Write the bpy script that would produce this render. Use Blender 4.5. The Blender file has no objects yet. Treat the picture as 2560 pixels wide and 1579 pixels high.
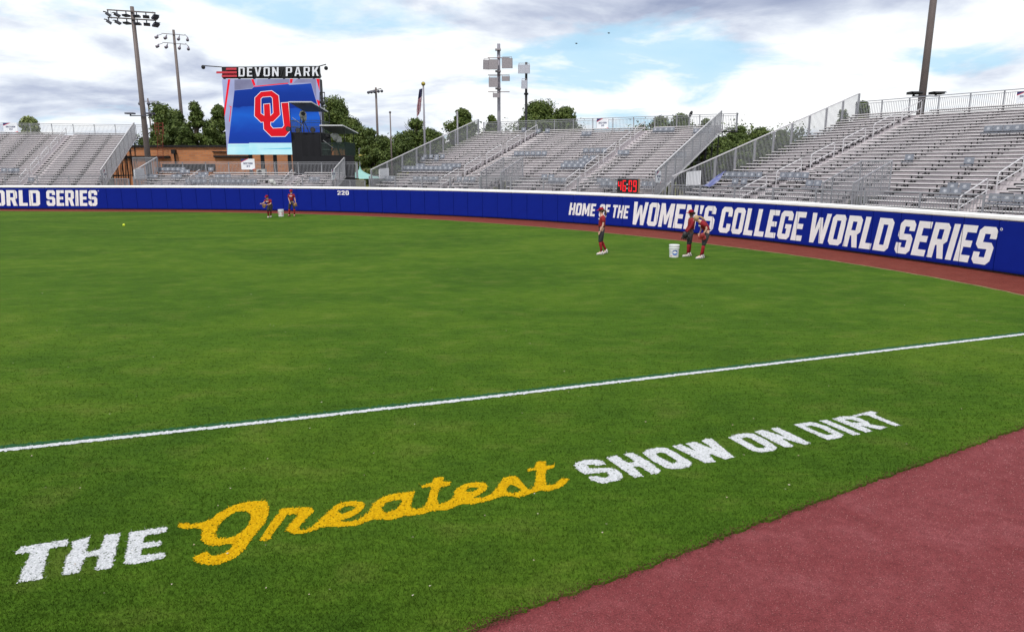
import bpy, bmesh, math, random
import numpy as np
from mathutils import Vector, Matrix
R=math.radians
rnd=random.Random(7); nr=np.random.RandomState(5)
S=bpy.context.scene; COL=S.collection
# ---------------------------------------------------------------- camera, sky, sun, exposure
F=1750.; HZ=414.; PITCH=math.atan((789.5-HZ)/F); CH=3.36
cam=bpy.data.objects.new('camera',bpy.data.cameras.new('camera')); COL.objects.link(cam); S.camera=cam
cam.location=(0,0,CH); cam.rotation_euler=(R(90)-PITCH,0,0)
cam.data.sensor_width=36; cam.data.lens=36*F/2560; cam.data.clip_end=5000; cam.data.clip_start=.1
SUN_EL,SUN_AZ=58,200      # degrees; azimuth of the sun seen from above
w=bpy.data.worlds.new('World'); S.world=w; w.use_nodes=True
nt=w.node_tree; nt.nodes.clear()
def N(t,nt_=None,**k):
    n=(nt_ or nt).nodes.new(t)
    for a,b in k.items():
        if a in ('operation','noise_dimensions','blend_type','data_type','musgrave_type','sky_type','sun_disc','interpolation_type','clamp','feature','wave_type','bands_direction','use_clamp'): setattr(n,a,b)
        else: n.inputs[a].default_value=b
    return n
def L(a,b,nt_=None): (nt_ or nt).links.new(a,b)
out=N('ShaderNodeOutputWorld'); bg=N('ShaderNodeBackground'); bg.inputs[1].default_value=.1
L(bg.outputs[0],out.inputs[0])
sky=N('ShaderNodeTexSky'); sky.sky_type='NISHITA'; sky.sun_disc=False; sky.sun_elevation=R(SUN_EL); sky.sun_rotation=R(SUN_AZ)
tc=N('ShaderNodeTexCoord'); sep=N('ShaderNodeSeparateXYZ'); L(tc.outputs['Generated'],sep.inputs[0])
def mth(op,a,b=None,c=None,clamp=False):
    n=N('ShaderNodeMath'); n.operation=op; n.use_clamp=clamp
    for i,v in enumerate((a,b,c)):
        if v is None: continue
        if isinstance(v,(int,float)): n.inputs[i].default_value=v
        else: L(v,n.inputs[i])
    return n.outputs[0]
zc=mth('ADD',mth('MAXIMUM',sep.outputs[2],0.0),.17)
px_=mth('DIVIDE',sep.outputs[0],zc); py_=mth('DIVIDE',sep.outputs[1],zc)
cmb=N('ShaderNodeCombineXYZ'); L(px_,cmb.inputs[0]); L(py_,cmb.inputs[1])
def noise(vec,scale,detail,rough,off=(0,0,0),lac=2.0,dist=0):
    m=N('ShaderNodeMapping'); L(vec,m.inputs[0]); m.inputs['Location'].default_value=off
    n=N('ShaderNodeTexNoise'); L(m.outputs[0],n.inputs['Vector']); n.inputs['Scale'].default_value=scale; n.inputs['Detail'].default_value=detail; n.inputs['Roughness'].default_value=rough; n.inputs['Distortion'].default_value=dist
    return n.outputs[0]
def ramp(v,stops):
    n=N('ShaderNodeValToRGB'); e=n.color_ramp.elements
    while len(e)<len(stops): e.new(.5)
    for i,(p,c) in enumerate(stops): e[i].position=p; e[i].color=(*c,1)
    if v is not None: L(v,n.inputs[0])
    return n.outputs[0]
def blob(u,v,su,sv):          # a soft spot round a direction given by its photo position
    d=Vector(((u-1280)/F,1,0)); zz=-(v-789.5)/F
    c,s=math.cos(PITCH),math.sin(PITCH)
    D=Vector(((u-1280)/F, c+zz*s, -s+zz*c)).normalized()
    a=mth('DIVIDE',mth('SUBTRACT',sep.outputs[0],D.x),su); b=mth('DIVIDE',mth('SUBTRACT',sep.outputs[2],D.z),sv)
    q=mth('ADD',mth('MULTIPLY',a,a),mth('MULTIPLY',b,b))
    y=mth('GREATER_THAN',sep.outputs[1],0)
    return mth('MULTIPLY',mth('POWER',2.718,mth('MULTIPLY',q,-1.0)),y)
cov=noise(cmb.outputs[0],1.1,9,.57,(3.1,7.4,0),dist=.3)
gap=None
for a in ((1560,60,.13,.05),(1500,190,.14,.07),(1640,150,.1,.05),(560,10,.3,.035),(1500,300,.1,.03),(2470,150,.05,.022),(1030,10,.22,.03)):
    b=blob(*a); gap=b if gap is None else mth('ADD',gap,b)
gapm=mth('MULTIPLY_ADD',mth('MINIMUM',gap,1.0),.165,mth('SUBTRACT',1.0,cov))     # high = clear
clear=ramp(gapm,[(.0,(0,0,0)),(.62,(0,0,0)),(.72,(.8,.8,.8)),(1,(1,1,1))])
shade_n=noise(cmb.outputs[0],1.6,9,.56,(11.3,2.2,4),dist=.3)
dk=None
for a in ((1950,0,.26,.05,2.2),(1830,145,.11,.035,.9),(2310,105,.06,.02,.6),(300,170,.3,.02,.7),(200,255,.3,.028,.7),(1120,60,.16,.03,.35),(330,300,.3,.02,.3),(2100,215,.2,.02,.35),(1300,255,.3,.012,.35)):
    b=mth('MULTIPLY',blob(*a[:4]),a[4]); dk=b if dk is None else mth('ADD',dk,b)
lt=None
for a in ((1700,90,.16,.06,.9),(700,60,.2,.05,.6),(60,80,.15,.05,.6),(2150,190,.35,.07,1.0),(2300,60,.2,.05,.8),(1050,160,.2,.06,.6),(1700,250,.2,.05,.6),(550,230,.12,.03,.5)):
    b=mth('MULTIPLY',blob(*a[:4]),a[4]); lt=b if lt is None else mth('ADD',lt,b)
sh=mth('ADD',shade_n,mth('MULTIPLY',mth('SUBTRACT',dk,mth('MULTIPLY',lt,.75)),.15))
cloud=ramp(sh,[(0,(12,12,12)),(.44,(11,11.2,11.3)),(.51,(9.6,10.1,10.7)),(.58,(7.6,8.2,9.3)),(.67,(5.5,6.1,7.6)),(.80,(3.5,4.1,5.8)),(1,(2.6,3.1,4.6))])
mixn=N('ShaderNodeMix'); mixn.data_type='RGBA'
L(clear,mixn.inputs[0]); L(cloud,mixn.inputs[6])
skyc=N('ShaderNodeMix'); skyc.data_type='RGBA'; skyc.inputs[0].default_value=.85; skyc.inputs[7].default_value=(5.0,8.3,10.6,1)
L(sky.outputs[0],skyc.inputs[6]); L(skyc.outputs[2],mixn.inputs[7])
L(mixn.outputs[2],bg.inputs[0])
sun=bpy.data.objects.new('sun',bpy.data.lights.new('sun','SUN')); COL.objects.link(sun)
sun.data.energy=2.5; sun.data.angle=R(6); sun.data.color=(1,.96,.9)
az=R(SUN_AZ); sd=Vector((math.sin(az)*math.cos(R(SUN_EL)),math.cos(az)*math.cos(R(SUN_EL)),math.sin(R(SUN_EL))))
sun.rotation_euler=sd.to_track_quat('Z','Y').to_euler(); sun.location=(0,-20,40)
vs=S.view_settings; vs.view_transform='Standard'; vs.look='None'; vs.exposure=0.0; vs.gamma=1; vs.use_curve_mapping=False
# ---------------------------------------------------------------- helpers
def at(px,py,Y):        # point of the scene seen at a photo position, at distance Y in front
    x=(px-1280)/F; z=-(py-789.5)/F; c,s=math.cos(PITCH),math.sin(PITCH)
    d=(x,c+z*s,-s+z*c); t=Y/d[1]; return Vector((d[0]*t,Y,CH+d[2]*t))
def gnd(px,py,zz=0.):
    x=(px-1280)/F; z=-(py-789.5)/F; c,s=math.cos(PITCH),math.sin(PITCH)
    d=(x,c+z*s,-s+z*c); t=(zz-CH)/d[2]; return Vector((d[0]*t,d[1]*t,zz))
MATS={}
def mat(name,col,rough=.6,metal=0,var=0,scale=6,bump=0,col2=None,emit=0,spec=.4,detail=4,trans=0):
    if name in MATS: return MATS[name]
    m=bpy.data.materials.new(name); m.use_nodes=True; t=m.node_tree; b=t.nodes['Principled BSDF']
    b.inputs['Roughness'].default_value=rough; b.inputs['Metallic'].default_value=metal; b.inputs['Specular IOR Level'].default_value=spec
    if col2 is None: col2=tuple(c*(1-.45*max(var,.25)) for c in col)
    tcn=t.nodes.new('ShaderNodeTexCoord'); n=t.nodes.new('ShaderNodeTexNoise'); n.inputs['Scale'].default_value=scale; n.inputs['Detail'].default_value=detail; n.inputs['Roughness'].default_value=.6
    t.links.new(tcn.outputs['Object'],n.inputs['Vector'])
    r=t.nodes.new('ShaderNodeValToRGB'); r.color_ramp.elements[0].position=.35; r.color_ramp.elements[1].position=.68
    r.color_ramp.elements[0].color=(*col2,1); r.color_ramp.elements[1].color=(*col,1)
    t.links.new(n.outputs[0],r.inputs[0]); t.links.new(r.outputs[0],b.inputs['Base Color'])
    if bump:
        bp=t.nodes.new('ShaderNodeBump'); bp.inputs['Strength'].default_value=bump; bp.inputs['Distance'].default_value=.02
        t.links.new(n.outputs[0],bp.inputs['Height']); t.links.new(bp.outputs[0],b.inputs['Normal'])
    if emit:
        t.links.new(r.outputs[0],b.inputs['Emission Color']); b.inputs['Emission Strength'].default_value=emit
        b.inputs['Base Color'].default_value=(.006,.006,.006,1); b.inputs['Specular IOR Level'].default_value=.05
        for l in list(b.inputs['Base Color'].links): t.links.remove(l)
    if trans: b.inputs['Transmission Weight'].default_value=0; b.inputs['Subsurface Weight'].default_value=0
    MATS[name]=m; return m
class MB:
    def __init__(s): s.v=[];s.f=[]
    def add(s,v,f):
        o=len(s.v); s.v+=[tuple(p) for p in v]; s.f+=[tuple(i+o for i in q) for q in f]; return s
    def box(s,a,b,M=None):
        x0,y0,z0=a;x1,y1,z1=b
        v=[Vector(p) for p in ((x0,y0,z0),(x1,y0,z0),(x1,y1,z0),(x0,y1,z0),(x0,y0,z1),(x1,y0,z1),(x1,y1,z1),(x0,y1,z1))]
        if M: v=[M@p for p in v]
        return s.add(v,[(0,3,2,1),(4,5,6,7),(0,1,5,4),(1,2,6,5),(2,3,7,6),(3,0,4,7)])
    def bar(s,p,q,w,h=None,up=(0,0,1)):
        h=h or w; p=Vector(p);q=Vector(q); d=(q-p).normalized(); up=Vector(up)
        if abs(d.dot(up))>.98: up=Vector((0,1,0))
        a=d.cross(up).normalized()*w/2; b=a.cross(d).normalized()*h/2
        v=[p-a-b,p+a-b,p+a+b,p-a+b,q-a-b,q+a-b,q+a+b,q-a+b]
        return s.add(v,[(0,3,2,1),(4,5,6,7),(0,1,5,4),(1,2,6,5),(2,3,7,6),(3,0,4,7)])
    def tube(s,pts,rad,n=8,cap=True):
        pts=[Vector(p) for p in pts]
        if not hasattr(rad,'__len__'): rad=[rad]*len(pts)
        rings=[];prev=None
        for i,p in enumerate(pts):
            d=(pts[min(i+1,len(pts)-1)]-pts[max(i-1,0)]).normalized()
            a=prev if prev is not None else (Vector((1,0,0)) if abs(d.x)<.9 else Vector((0,1,0)))
            a=(a-d*a.dot(d)).normalized(); prev=a; b=d.cross(a)
            rings.append([p+(a*math.cos(2*math.pi*k/n)+b*math.sin(2*math.pi*k/n))*rad[i] for k in range(n)])
        v=[q for r in rings for q in r]; f=[]
        for i in range(len(rings)-1):
            for k in range(n): f.append((i*n+k,i*n+(k+1)%n,(i+1)*n+(k+1)%n,(i+1)*n+k))
        if cap: f+= [tuple(reversed(range(n))),tuple((len(rings)-1)*n+k for k in range(n))]
        return s.add(v,f)
    def ball(s,c,r,nu=10,nv=6,M=None):
        c=Vector(c); rr=r if hasattr(r,'__len__') else (r,r,r); v=[];f=[]
        for j in range(nv+1):
            t=math.pi*j/nv
            for i in range(nu):
                u=2*math.pi*i/nu; p=Vector((rr[0]*math.sin(t)*math.cos(u),rr[1]*math.sin(t)*math.sin(u),rr[2]*math.cos(t)))
                v.append(c+(M@p if M else p))
        for j in range(nv):
            for i in range(nu): f.append((j*nu+i,(j+1)*nu+i,(j+1)*nu+(i+1)%nu,j*nu+(i+1)%nu))
        return s.add(v,f)
    def mesh(s,name,m,org=(0,0,0),smooth=False):
        me=bpy.data.meshes.new(name); o=Vector(org)
        me.from_pydata([(p[0]-o.x,p[1]-o.y,p[2]-o.z) for p in s.v],[],s.f)
        for x in (m if isinstance(m,(list,tuple)) else [m]): me.materials.append(x)
        if smooth: me.polygons.foreach_set('use_smooth',[True]*len(me.polygons))
        me.update(); return me
    def build(s,name,m,parent=None,smooth=False,**k):
        org=parent.location if parent is not None and parent.type=='EMPTY' and not parent.get('_local') else (0,0,0)
        if parent is not None and parent.get('_local'): org=(0,0,0)
        p2=parent
        if parent is not None and parent.type=='MESH' and not parent.get('_local'):     # sub-part: same origin as its part
            g=parent.parent; org=g.location if g is not None and not g.get('_local') else (0,0,0)
        o=bpy.data.objects.new(name,s.mesh(name,m,org,smooth)); COL.objects.link(o); o.parent=parent
        for a,b in k.items(): o[a]=b
        return o
def put(name,me,parent,loc=(0,0,0),rotz=0,**k):
    o=bpy.data.objects.new(name,me); COL.objects.link(o); o.parent=parent; o.location=loc; o.rotation_euler=(0,0,rotz)
    for a,b in k.items(): o[a]=b
    return o
def thing(name,label,cat,loc=(0,0,0),rotz=0,group=None,local=False):
    o=bpy.data.objects.new(name,None); COL.objects.link(o); o.location=loc; o.rotation_euler=(0,0,rotz); o.empty_display_size=.2
    o['label']=label; o['category']=cat
    if group: o['group']=group
    if local: o['_local']=1
    return o
def copy_tree(o,parent=None):
    c=o.copy(); COL.objects.link(c); c.parent=parent
    for ch in list(o.children): copy_tree(ch,c)
    return c
# ---------------------------------------------------------------- materials
alu=mat('aluminium',(.82,.79,.79),.45,.0,.25,1.3,spec=.5,col2=(.60,.575,.585))
riserm=mat('riser_board',(.72,.66,.665),.5,0,.2,.9,spec=.4,col2=(.50,.465,.49))
shadem=mat('seat_shadow_grey',(.055,.05,.055),.7,0,.2,6)
deckm=mat('deck_board',(.62,.57,.58),.55,0,.2,2,spec=.3)
galv=mat('galvanised_steel',(.36,.36,.39),.45,.35,.2,9)
railm=mat('bright_rail',(.62,.60,.62),.35,.3,.1,9)
darks=mat('dark_steel',(.018,.018,.02),.6,.2,.3,8)
blackm=mat('black_paint',(.012,.012,.014),.6,0,.3,8)
clothm=mat('black_cloth',(.012,.012,.016),.9,0,.4,1.5,bump=.6)
bluev=mat('blue_vinyl',(.003,.016,.25),.5,0,.12,1.2,bump=.05,spec=.12,col2=(.0026,.0135,.22))
capm=mat('white_vinyl',(.94,.93,.92),.45,0,.06,2,spec=.4)
whitep=mat('white_print',(.90,.88,.89),.5,0,.08,3)
seatg=mat('grey_plastic',(.205,.22,.26),.5,0,.12,5)
polem=mat('brown_pole',(.15,.12,.115),.55,.1,.2,3)
pole2=mat('grey_pole',(.27,.26,.30),.5,.1,.2,3)
lampm=mat('lamp_housing',(.10,.10,.13),.45,.3,.2,6)
spk=mat('speaker_grey',(.34,.31,.33),.6,0,.1,6)
spk2=mat('speaker_pale',(.50,.51,.58),.6,0,.1,6)
glassm=mat('lamp_glass',(.5,.5,.52),.15,0,.1,3)
# ---------------------------------------------------------------- glyphs (0..10 high)
O_=[[(1.1,0),(4.9,0),(6,1.1),(6,8.9),(4.9,10),(1.1,10),(0,8.9),(0,1.1)],[(2.1,1.9),(3.9,1.9),(3.9,8.1),(2.1,8.1)]]
G={'O':(6,O_),'0':(6,O_),
'D':(6,[[(0,0),(4.9,0),(6,1.1),(6,8.9),(4.9,10),(0,10)],[(2.1,1.9),(3.9,1.9),(3.9,8.1),(2.1,8.1)]]),
'H':(6,[[(0,0),(2.1,0),(2.1,4.1),(3.9,4.1),(3.9,0),(6,0),(6,10),(3.9,10),(3.9,5.9),(2.1,5.9),(2.1,10),(0,10)]]),
'M':(7.6,[[(0,0),(2,0),(2,5.6),(3.2,1.2),(4.4,1.2),(5.6,5.6),(5.6,0),(7.6,0),(7.6,10),(5.4,10),(3.8,4.9),(2.2,10),(0,10)]]),
'E':(5.1,[[(0,0),(5.1,0),(5.1,1.9),(2.1,1.9),(2.1,4.1),(4.6,4.1),(4.6,5.9),(2.1,5.9),(2.1,8.1),(5.1,8.1),(5.1,10),(0,10)]]),
'F':(5.1,[[(0,0),(2.1,0),(2.1,4.1),(4.6,4.1),(4.6,5.9),(2.1,5.9),(2.1,8.1),(5.1,8.1),(5.1,10),(0,10)]]),
'T':(5.6,[[(1.75,0),(3.85,0),(3.85,8.1),(5.6,8.1),(5.6,10),(0,10),(0,8.1),(1.75,8.1)]]),
'W':(8.6,[[(1.1,0),(3.1,0),(4.3,5.4),(5.5,0),(7.5,0),(8.6,10),(6.6,10),(6.1,4.4),(5.1,8.6),(3.5,8.6),(2.5,4.4),(2,10),(0,10)]]),
'N':(6.2,[[(0,0),(2,0),(2,5.2),(4.2,0),(6.2,0),(6.2,10),(4.2,10),(4.2,4.8),(2,10),(0,10)]]),
"'":(2.1,[[(.5,6.5),(1.5,6.5),(2.1,10),(0,10)]]),
'S':(6,[[(0,3.2),(0,1.1),(1.1,0),(4.9,0),(6,1.1),(6,4.7),(4.9,5.9),(2.1,5.9),(2.1,8.1),(3.9,8.1),(3.9,6.9),(6,6.9),(6,8.9),(4.9,10),(1.1,10),(0,8.9),(0,5.2),(1.1,4.1),(3.9,4.1),(3.9,1.9),(2.1,1.9),(2.1,3.2)]]),
'C':(6,[[(6,6.4),(6,8.9),(4.9,10),(1.1,10),(0,8.9),(0,1.1),(1.1,0),(4.9,0),(6,1.1),(6,3.6),(3.9,3.6),(3.9,1.9),(2.1,1.9),(2.1,8.1),(3.9,8.1),(3.9,6.4)]]),
'L':(4.8,[[(0,0),(4.8,0),(4.8,1.9),(2.1,1.9),(2.1,10),(0,10)]]),
'G':(6,[[(6,6.8),(6,8.9),(4.9,10),(1.1,10),(0,8.9),(0,1.1),(1.1,0),(4.9,0),(6,1.1),(6,5.4),(3.1,5.4),(3.1,3.8),(3.9,3.8),(3.9,1.9),(2.1,1.9),(2.1,8.1),(3.9,8.1),(3.9,6.8)]]),
'R':(6.1,[[(0,0),(2.1,0),(2.1,3.7),(2.7,3.7),(3.9,0),(6.1,0),(4.9,4.1),(6,5),(6,8.9),(4.9,10),(0,10)],[(2.1,5.4),(3.9,5.4),(3.9,8.2),(2.1,8.2)]]),
'I':(2.1,[[(0,0),(2.1,0),(2.1,10),(0,10)]]),
'V':(6.4,[[(2.1,0),(4.3,0),(6.4,10),(4.3,10),(3.2,3.8),(2.1,10),(0,10)]]),
'P':(6,[[(0,0),(2.1,0),(2.1,3.5),(4.9,3.5),(6,4.6),(6,8.9),(4.9,10),(0,10)],[(2.1,5.3),(3.9,5.3),(3.9,8.2),(2.1,8.2)]]),
'A':(6.6,[[(0,0),(2,0),(2.35,2),(4.25,2),(4.6,0),(6.6,0),(4.5,10),(2.1,10)],[(2.7,3.8),(3.9,3.8),(3.3,7.6)]]),
'K':(6.3,[[(0,0),(2.1,0),(2.1,3.4),(2.8,4.4),(4.1,0),(6.3,0),(4.3,6),(6.2,10),(3.9,10),(2.1,6.6),(2.1,10),(0,10)]]),
'2':(6,[[(0,0),(6,0),(6,1.9),(2.7,1.9),(6,5.3),(6,8.9),(4.9,10),(1.1,10),(0,8.9),(0,6.8),(2.1,6.8),(2.1,8.1),(3.9,8.1),(3.9,6),(0,2)]]),
'1':(3.6,[[(1.5,0),(3.6,0),(3.6,10),(1.8,10),(.1,8.8),(.1,7.1),(1.5,7.8)]]),
'9':(6,[[(0,1.1),(1.1,0),(4.9,0),(6,1.1),(6,8.9),(4.9,10),(1.1,10),(0,8.9),(0,5.1),(1.1,4),(3.9,4),(3.9,1.9),(2.1,1.9),(2.1,2.6),(0,2.6)],[(2.1,5.8),(3.9,5.8),(3.9,8.1),(2.1,8.1)]]),
}
def tess(polys):      # polygons with holes -> verts, triangles
    cu=bpy.data.curves.new('t','CURVE'); cu.dimensions='2D'; cu.fill_mode='BOTH'
    for p in polys:
        sp=cu.splines.new('POLY'); sp.points.add(len(p)-1); sp.use_cyclic_u=True
        for i,q in enumerate(p): sp.points[i].co=(q[0],q[1],0,1)
    o=bpy.data.objects.new('t',cu); COL.objects.link(o)
    me=o.to_mesh(); v=[tuple(x.co)[:2] for x in me.vertices]; f=[tuple(q.vertices) for q in me.polygons]
    o.to_mesh_clear(); bpy.data.objects.remove(o); bpy.data.curves.remove(cu)
    a=0.
    for q in f:
        for i in range(len(q)): x0,y0=v[q[i]]; x1,y1=v[q[(i+1)%len(q)]]; a+=x0*y1-x1*y0
    if a<0: f=[tuple(reversed(q)) for q in f]
    return v,f
def layout(text,width,height,gap=.9,space=3.,slant=0.):
    x=0.; out_=[]
    for ch in text:
        if ch==' ': x+=space; continue
        wd,ps=G[ch]; out_.append((ch,x,ps)); x+=wd+gap
    tot=x-gap; sx=width/tot; sz=height/10
    return [(ch,[[((px+x0)*sx+slant*py*sz,py*sz) for px,py in p] for p in ps]) for ch,x0,ps in out_]
_tc={}
def slab(mb,polys,fn,thick=0.0):    # filled outline mapped by fn(u,v,d) to 3-D; d = depth towards the viewer
    v,f=tess(polys)
    if thick:
        mb.add([fn(a,b,thick) for a,b in v],f)
        for p in polys:
            n=len(p); mb.add([fn(a,b,thick) for a,b in p]+[fn(a,b,0) for a,b in p],[(i,i+n,(i+1)%n+n,(i+1)%n) for i in range(n)])
    else: mb.add([fn(a,b,0) for a,b in v],f)
# ---------------------------------------------------------------- ground, grass, tracks
def nodes_mat(name):
    m=bpy.data.materials.new(name); m.use_nodes=True; return m,m.node_tree,m.node_tree.nodes['Principled BSDF']
def tn(t,src,scale,detail=5,rough=.6,sc=(1,1,1),dist=0):
    mp=t.nodes.new('ShaderNodeMapping'); mp.inputs['Scale'].default_value=sc; t.links.new(src,mp.inputs[0])
    n=t.nodes.new('ShaderNodeTexNoise'); n.inputs['Scale'].default_value=scale; n.inputs['Detail'].default_value=detail; n.inputs['Roughness'].default_value=rough; n.inputs['Distortion'].default_value=dist
    t.links.new(mp.outputs[0],n.inputs['Vector']); return n.outputs[0]
def trr(t,v,stops):
    n=t.nodes.new('ShaderNodeValToRGB'); e=n.color_ramp.elements
    while len(e)<len(stops): e.new(.5)
    for i,(p,c) in enumerate(stops): e[i].position=p; e[i].color=(*c,1)
    t.links.new(v,n.inputs[0]); return n.outputs[0]
def tmix(t,f,a,b,mode='MIX'):
    n=t.nodes.new('ShaderNodeMix'); n.data_type='RGBA'; n.blend_type=mode
    if isinstance(f,float): n.inputs[0].default_value=f
    else: t.links.new(f,n.inputs[0])
    for i,v in ((6,a),(7,b)):
        if isinstance(v,tuple): n.inputs[i].default_value=(*v,1)
        else: t.links.new(v,n.inputs[i])
    return n.outputs[2]
def grass_mat(name,base=1.0,bump=.6):
    m,t,b=nodes_mat(name); g=t.nodes.new('ShaderNodeNewGeometry').outputs['Position']
    big=tn(t,g,.16,4,.55,(1,1.6,1),.6); med=tn(t,g,1.1,5,.6,(1,1.4,1)); fine=tn(t,g,32,4,.7,(1,1,1)); stre=tn(t,g,6,8,.72,(.5,2.0,1))
    c1=trr(t,big,[(.34,(.032*base,.078*base,.007*base)),(.5,(.045*base,.100*base,.008*base)),(.64,(.070*base,.126*base,.011*base))])
    c2=trr(t,med,[(.32,(.030*base,.062*base,.007*base)),(.52,(.050*base,.098*base,.008*base)),(.72,(.100*base,.120*base,.024*base))])
    c=tmix(t,.45,c1,c2)
    c=tmix(t,.75,c,trr(t,stre,[(.3,(.62,.66,.62)),(.5,(1,1,1)),(.7,(1.36,1.27,1.3))]),'MULTIPLY')
    c=tmix(t,.8,c,trr(t,fine,[(.3,(.6,.62,.6)),(.5,(1,1,1)),(.72,(1.45,1.4,1.4))]),'MULTIPLY')
    t.links.new(c,b.inputs['Base Color']); b.inputs['Roughness'].default_value=.9; b.inputs['Specular IOR Level'].default_value=.04
    bp=t.nodes.new('ShaderNodeBump'); bp.inputs['Strength'].default_value=bump; bp.inputs['Distance'].default_value=.03
    t.links.new(fine,bp.inputs['Height']); t.links.new(bp.outputs[0],b.inputs['Normal'])
    return m
grassm=grass_mat('turf',1.18)
bladem=grass_mat('grass_blade',.80,0)
def dirt_mat(name,a,bcol,c3):
    m,t,b=nodes_mat(name); g=t.nodes.new('ShaderNodeNewGeometry').outputs['Position']
    big=tn(t,g,1.6,7,.66,(1,1.3,1),.4); fine=tn(t,g,75,5,.8); mid=tn(t,g,16,6,.75)
    c=trr(t,big,[(.3,a),(.52,bcol),(.72,c3)])
    c=tmix(t,.7,c,trr(t,mid,[(.3,(.66,.64,.64)),(.5,(1,1,1)),(.7,(1.3,1.32,1.32))]),'MULTIPLY')
    c=tmix(t,.85,c,trr(t,fine,[(.34,(.42,.4,.4)),(.5,(1,1,1)),(.66,(1.75,1.75,1.75))]),'MULTIPLY')
    t.links.new(c,b.inputs['Base Color']); b.inputs['Roughness'].default_value=.9; b.inputs['Specular IOR Level'].default_value=.15
    bp=t.nodes.new('ShaderNodeBump'); bp.inputs['Strength'].default_value=.7; bp.inputs['Distance'].default_value=.02
    t.links.new(fine,bp.inputs['Height']); t.links.new(bp.outputs[0],b.inputs['Normal']); return m
dirtm=dirt_mat('crushed_brick',(.165,.032,.035),(.195,.044,.048),(.235,.062,.068))
dirt2=dirt_mat('crushed_brick_far',(.135,.026,.017),(.160,.033,.022),(.185,.043,.03))
soilm=mat('rough_ground',(.09,.095,.05),.9,0,.4,.4,bump=.3,col2=(.05,.06,.03))
WALL=[(-55.,56.3),(-49.,56.25),(-43.22,56.16),(-39.29,56.0),(-35.43,55.9),(-31.56,55.77),(-27.66,55.54),(-23.71,55.12),(-19.72,54.44),(-15.74,53.44),(-11.81,52.11),(-8,50.44),(-4.4,48.45),(-1.05,46.19),(1.99,43.74),(4.68,41.15),(7.02,38.53),(9.01,35.92),(10.67,33.39),(12.05,30.99),(13.17,28.75),(14.08,26.68),(14.82,24.79),(15.43,23.09),(15.94,21.57),(16.39,20.23),(16.9,18.3),(17.3,16.0)]
TRK=[(-60,54.6),(-49,54.5),(-41.79,54.28),(-37.4,53.3),(-33.52,52.9),(-29.85,52.7),(-26.19,52.54),(-22.46,52.1),(-18.66,51.3),(-14.82,50.15),(-11.05,48.6),(-7.42,46.6),(-4.03,44.3),(-.95,41.8),(1.79,39.2),(4.18,36.69),(6.23,34.14),(7.97,31.7),(9.42,29.39),(10.62,27.23),(11.59,25.21),(12.36,23.32),(12.94,21.55),(13.35,19.88),(13.61,18.31),(13.65,16.6),(13.2,14.6),(12.0,12.8),(10.2,11.1),(8.5,9.9)]
EDG=[(8.5,9.9),(6.75,8.72),(4.71,7.55),(3.11,6.61),(2.03,5.97),(.99,5.33),(.05,4.82),(-.36,4.56),(-1.6,3.9),(-4,2.7),(-9,.4),(-20,-3.5),(-60,-14)]
def dens(pts,step,jit=0):
    o=[]
    for (x0,y0),(x1,y1) in zip(pts,pts[1:]):
        n=max(1,int(math.hypot(x1-x0,y1-y0)/step))
        for i in range(n): t=i/n; o.append((x0+(x1-x0)*t+nr.normal(0,jit),y0+(y1-y0)*t+nr.normal(0,jit)))
    o.append(pts[-1]); return o
def flat(name,poly,z,m,skirt=0,**k):
    v,f=tess([poly]); mb=MB(); mb.add([(a,b,z) for a,b in v],f)
    if skirt:
        n=len(poly); mb.add([(a,b,z) for a,b in poly]+[(a,b,z-skirt) for a,b in poly],[(i,i+n,(i+1)%n+n,(i+1)%n) for i in range(n)])
    return mb.build(name,m,**k)
flat('ground',[(-900,-300),(900,-300),(900,1500),(-900,1500)],-.12,soilm,kind='structure')
EDGj=dens(EDG[:9],.05,.012)+EDG[9:]
flat('outfield_grass',dens(TRK,.3,.015)+EDGj[1:],0,grassm,skirt=.05,kind='structure')
flat('warning_track',[(-60,56.4)]+[(x,y+1.6) for x,y in WALL]+[(19,14),(12,4),(6,-2),(-8,-12),(-60,-22)][0:0]+[(19,16)]+[(13.9,14.5)]+[(x,y-.6) for x,y in reversed(TRK[:26])],-.03,dirt2,kind='structure')
flat('foul_track',[(-60,-14.5)]+[(-20,-3.0),(-9,1.),(-4,3.3),(-1.6,4.5),(-.36,5.1),(2.0,6.6),(4.7,8.2),(8.0,10.4),(11.4,13.2),(13.2,14.9),(13.9,15.2),(19,15.95),(19,4),(6,-12),(-60,-30)],-.027,dirtm,kind='structure')
# dry fringe where turf meets the far track
fr=MB(); tj=dens(TRK[:26],.25,.012)
for i in range(len(tj)-1):
    a=Vector((*tj[i],0));b=Vector((*tj[i+1],0)); n=Vector((-(b-a).y,(b-a).x,0)).normalized()*(-.09-.05*rnd.random())
    fr.add([a+Vector((0,0,.005)),b+Vector((0,0,.005)),b+n+Vector((0,0,.005)),a+n+Vector((0,0,.005))],[(0,3,2,1)])
fr.build('dry_grass_fringe',mat('dry_grass',(.24,.19,.07),.9,0,.4,6,col2=(.12,.12,.03)),kind='stuff')['label']='dry tan fringe where the turf meets the far warning track'
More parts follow.
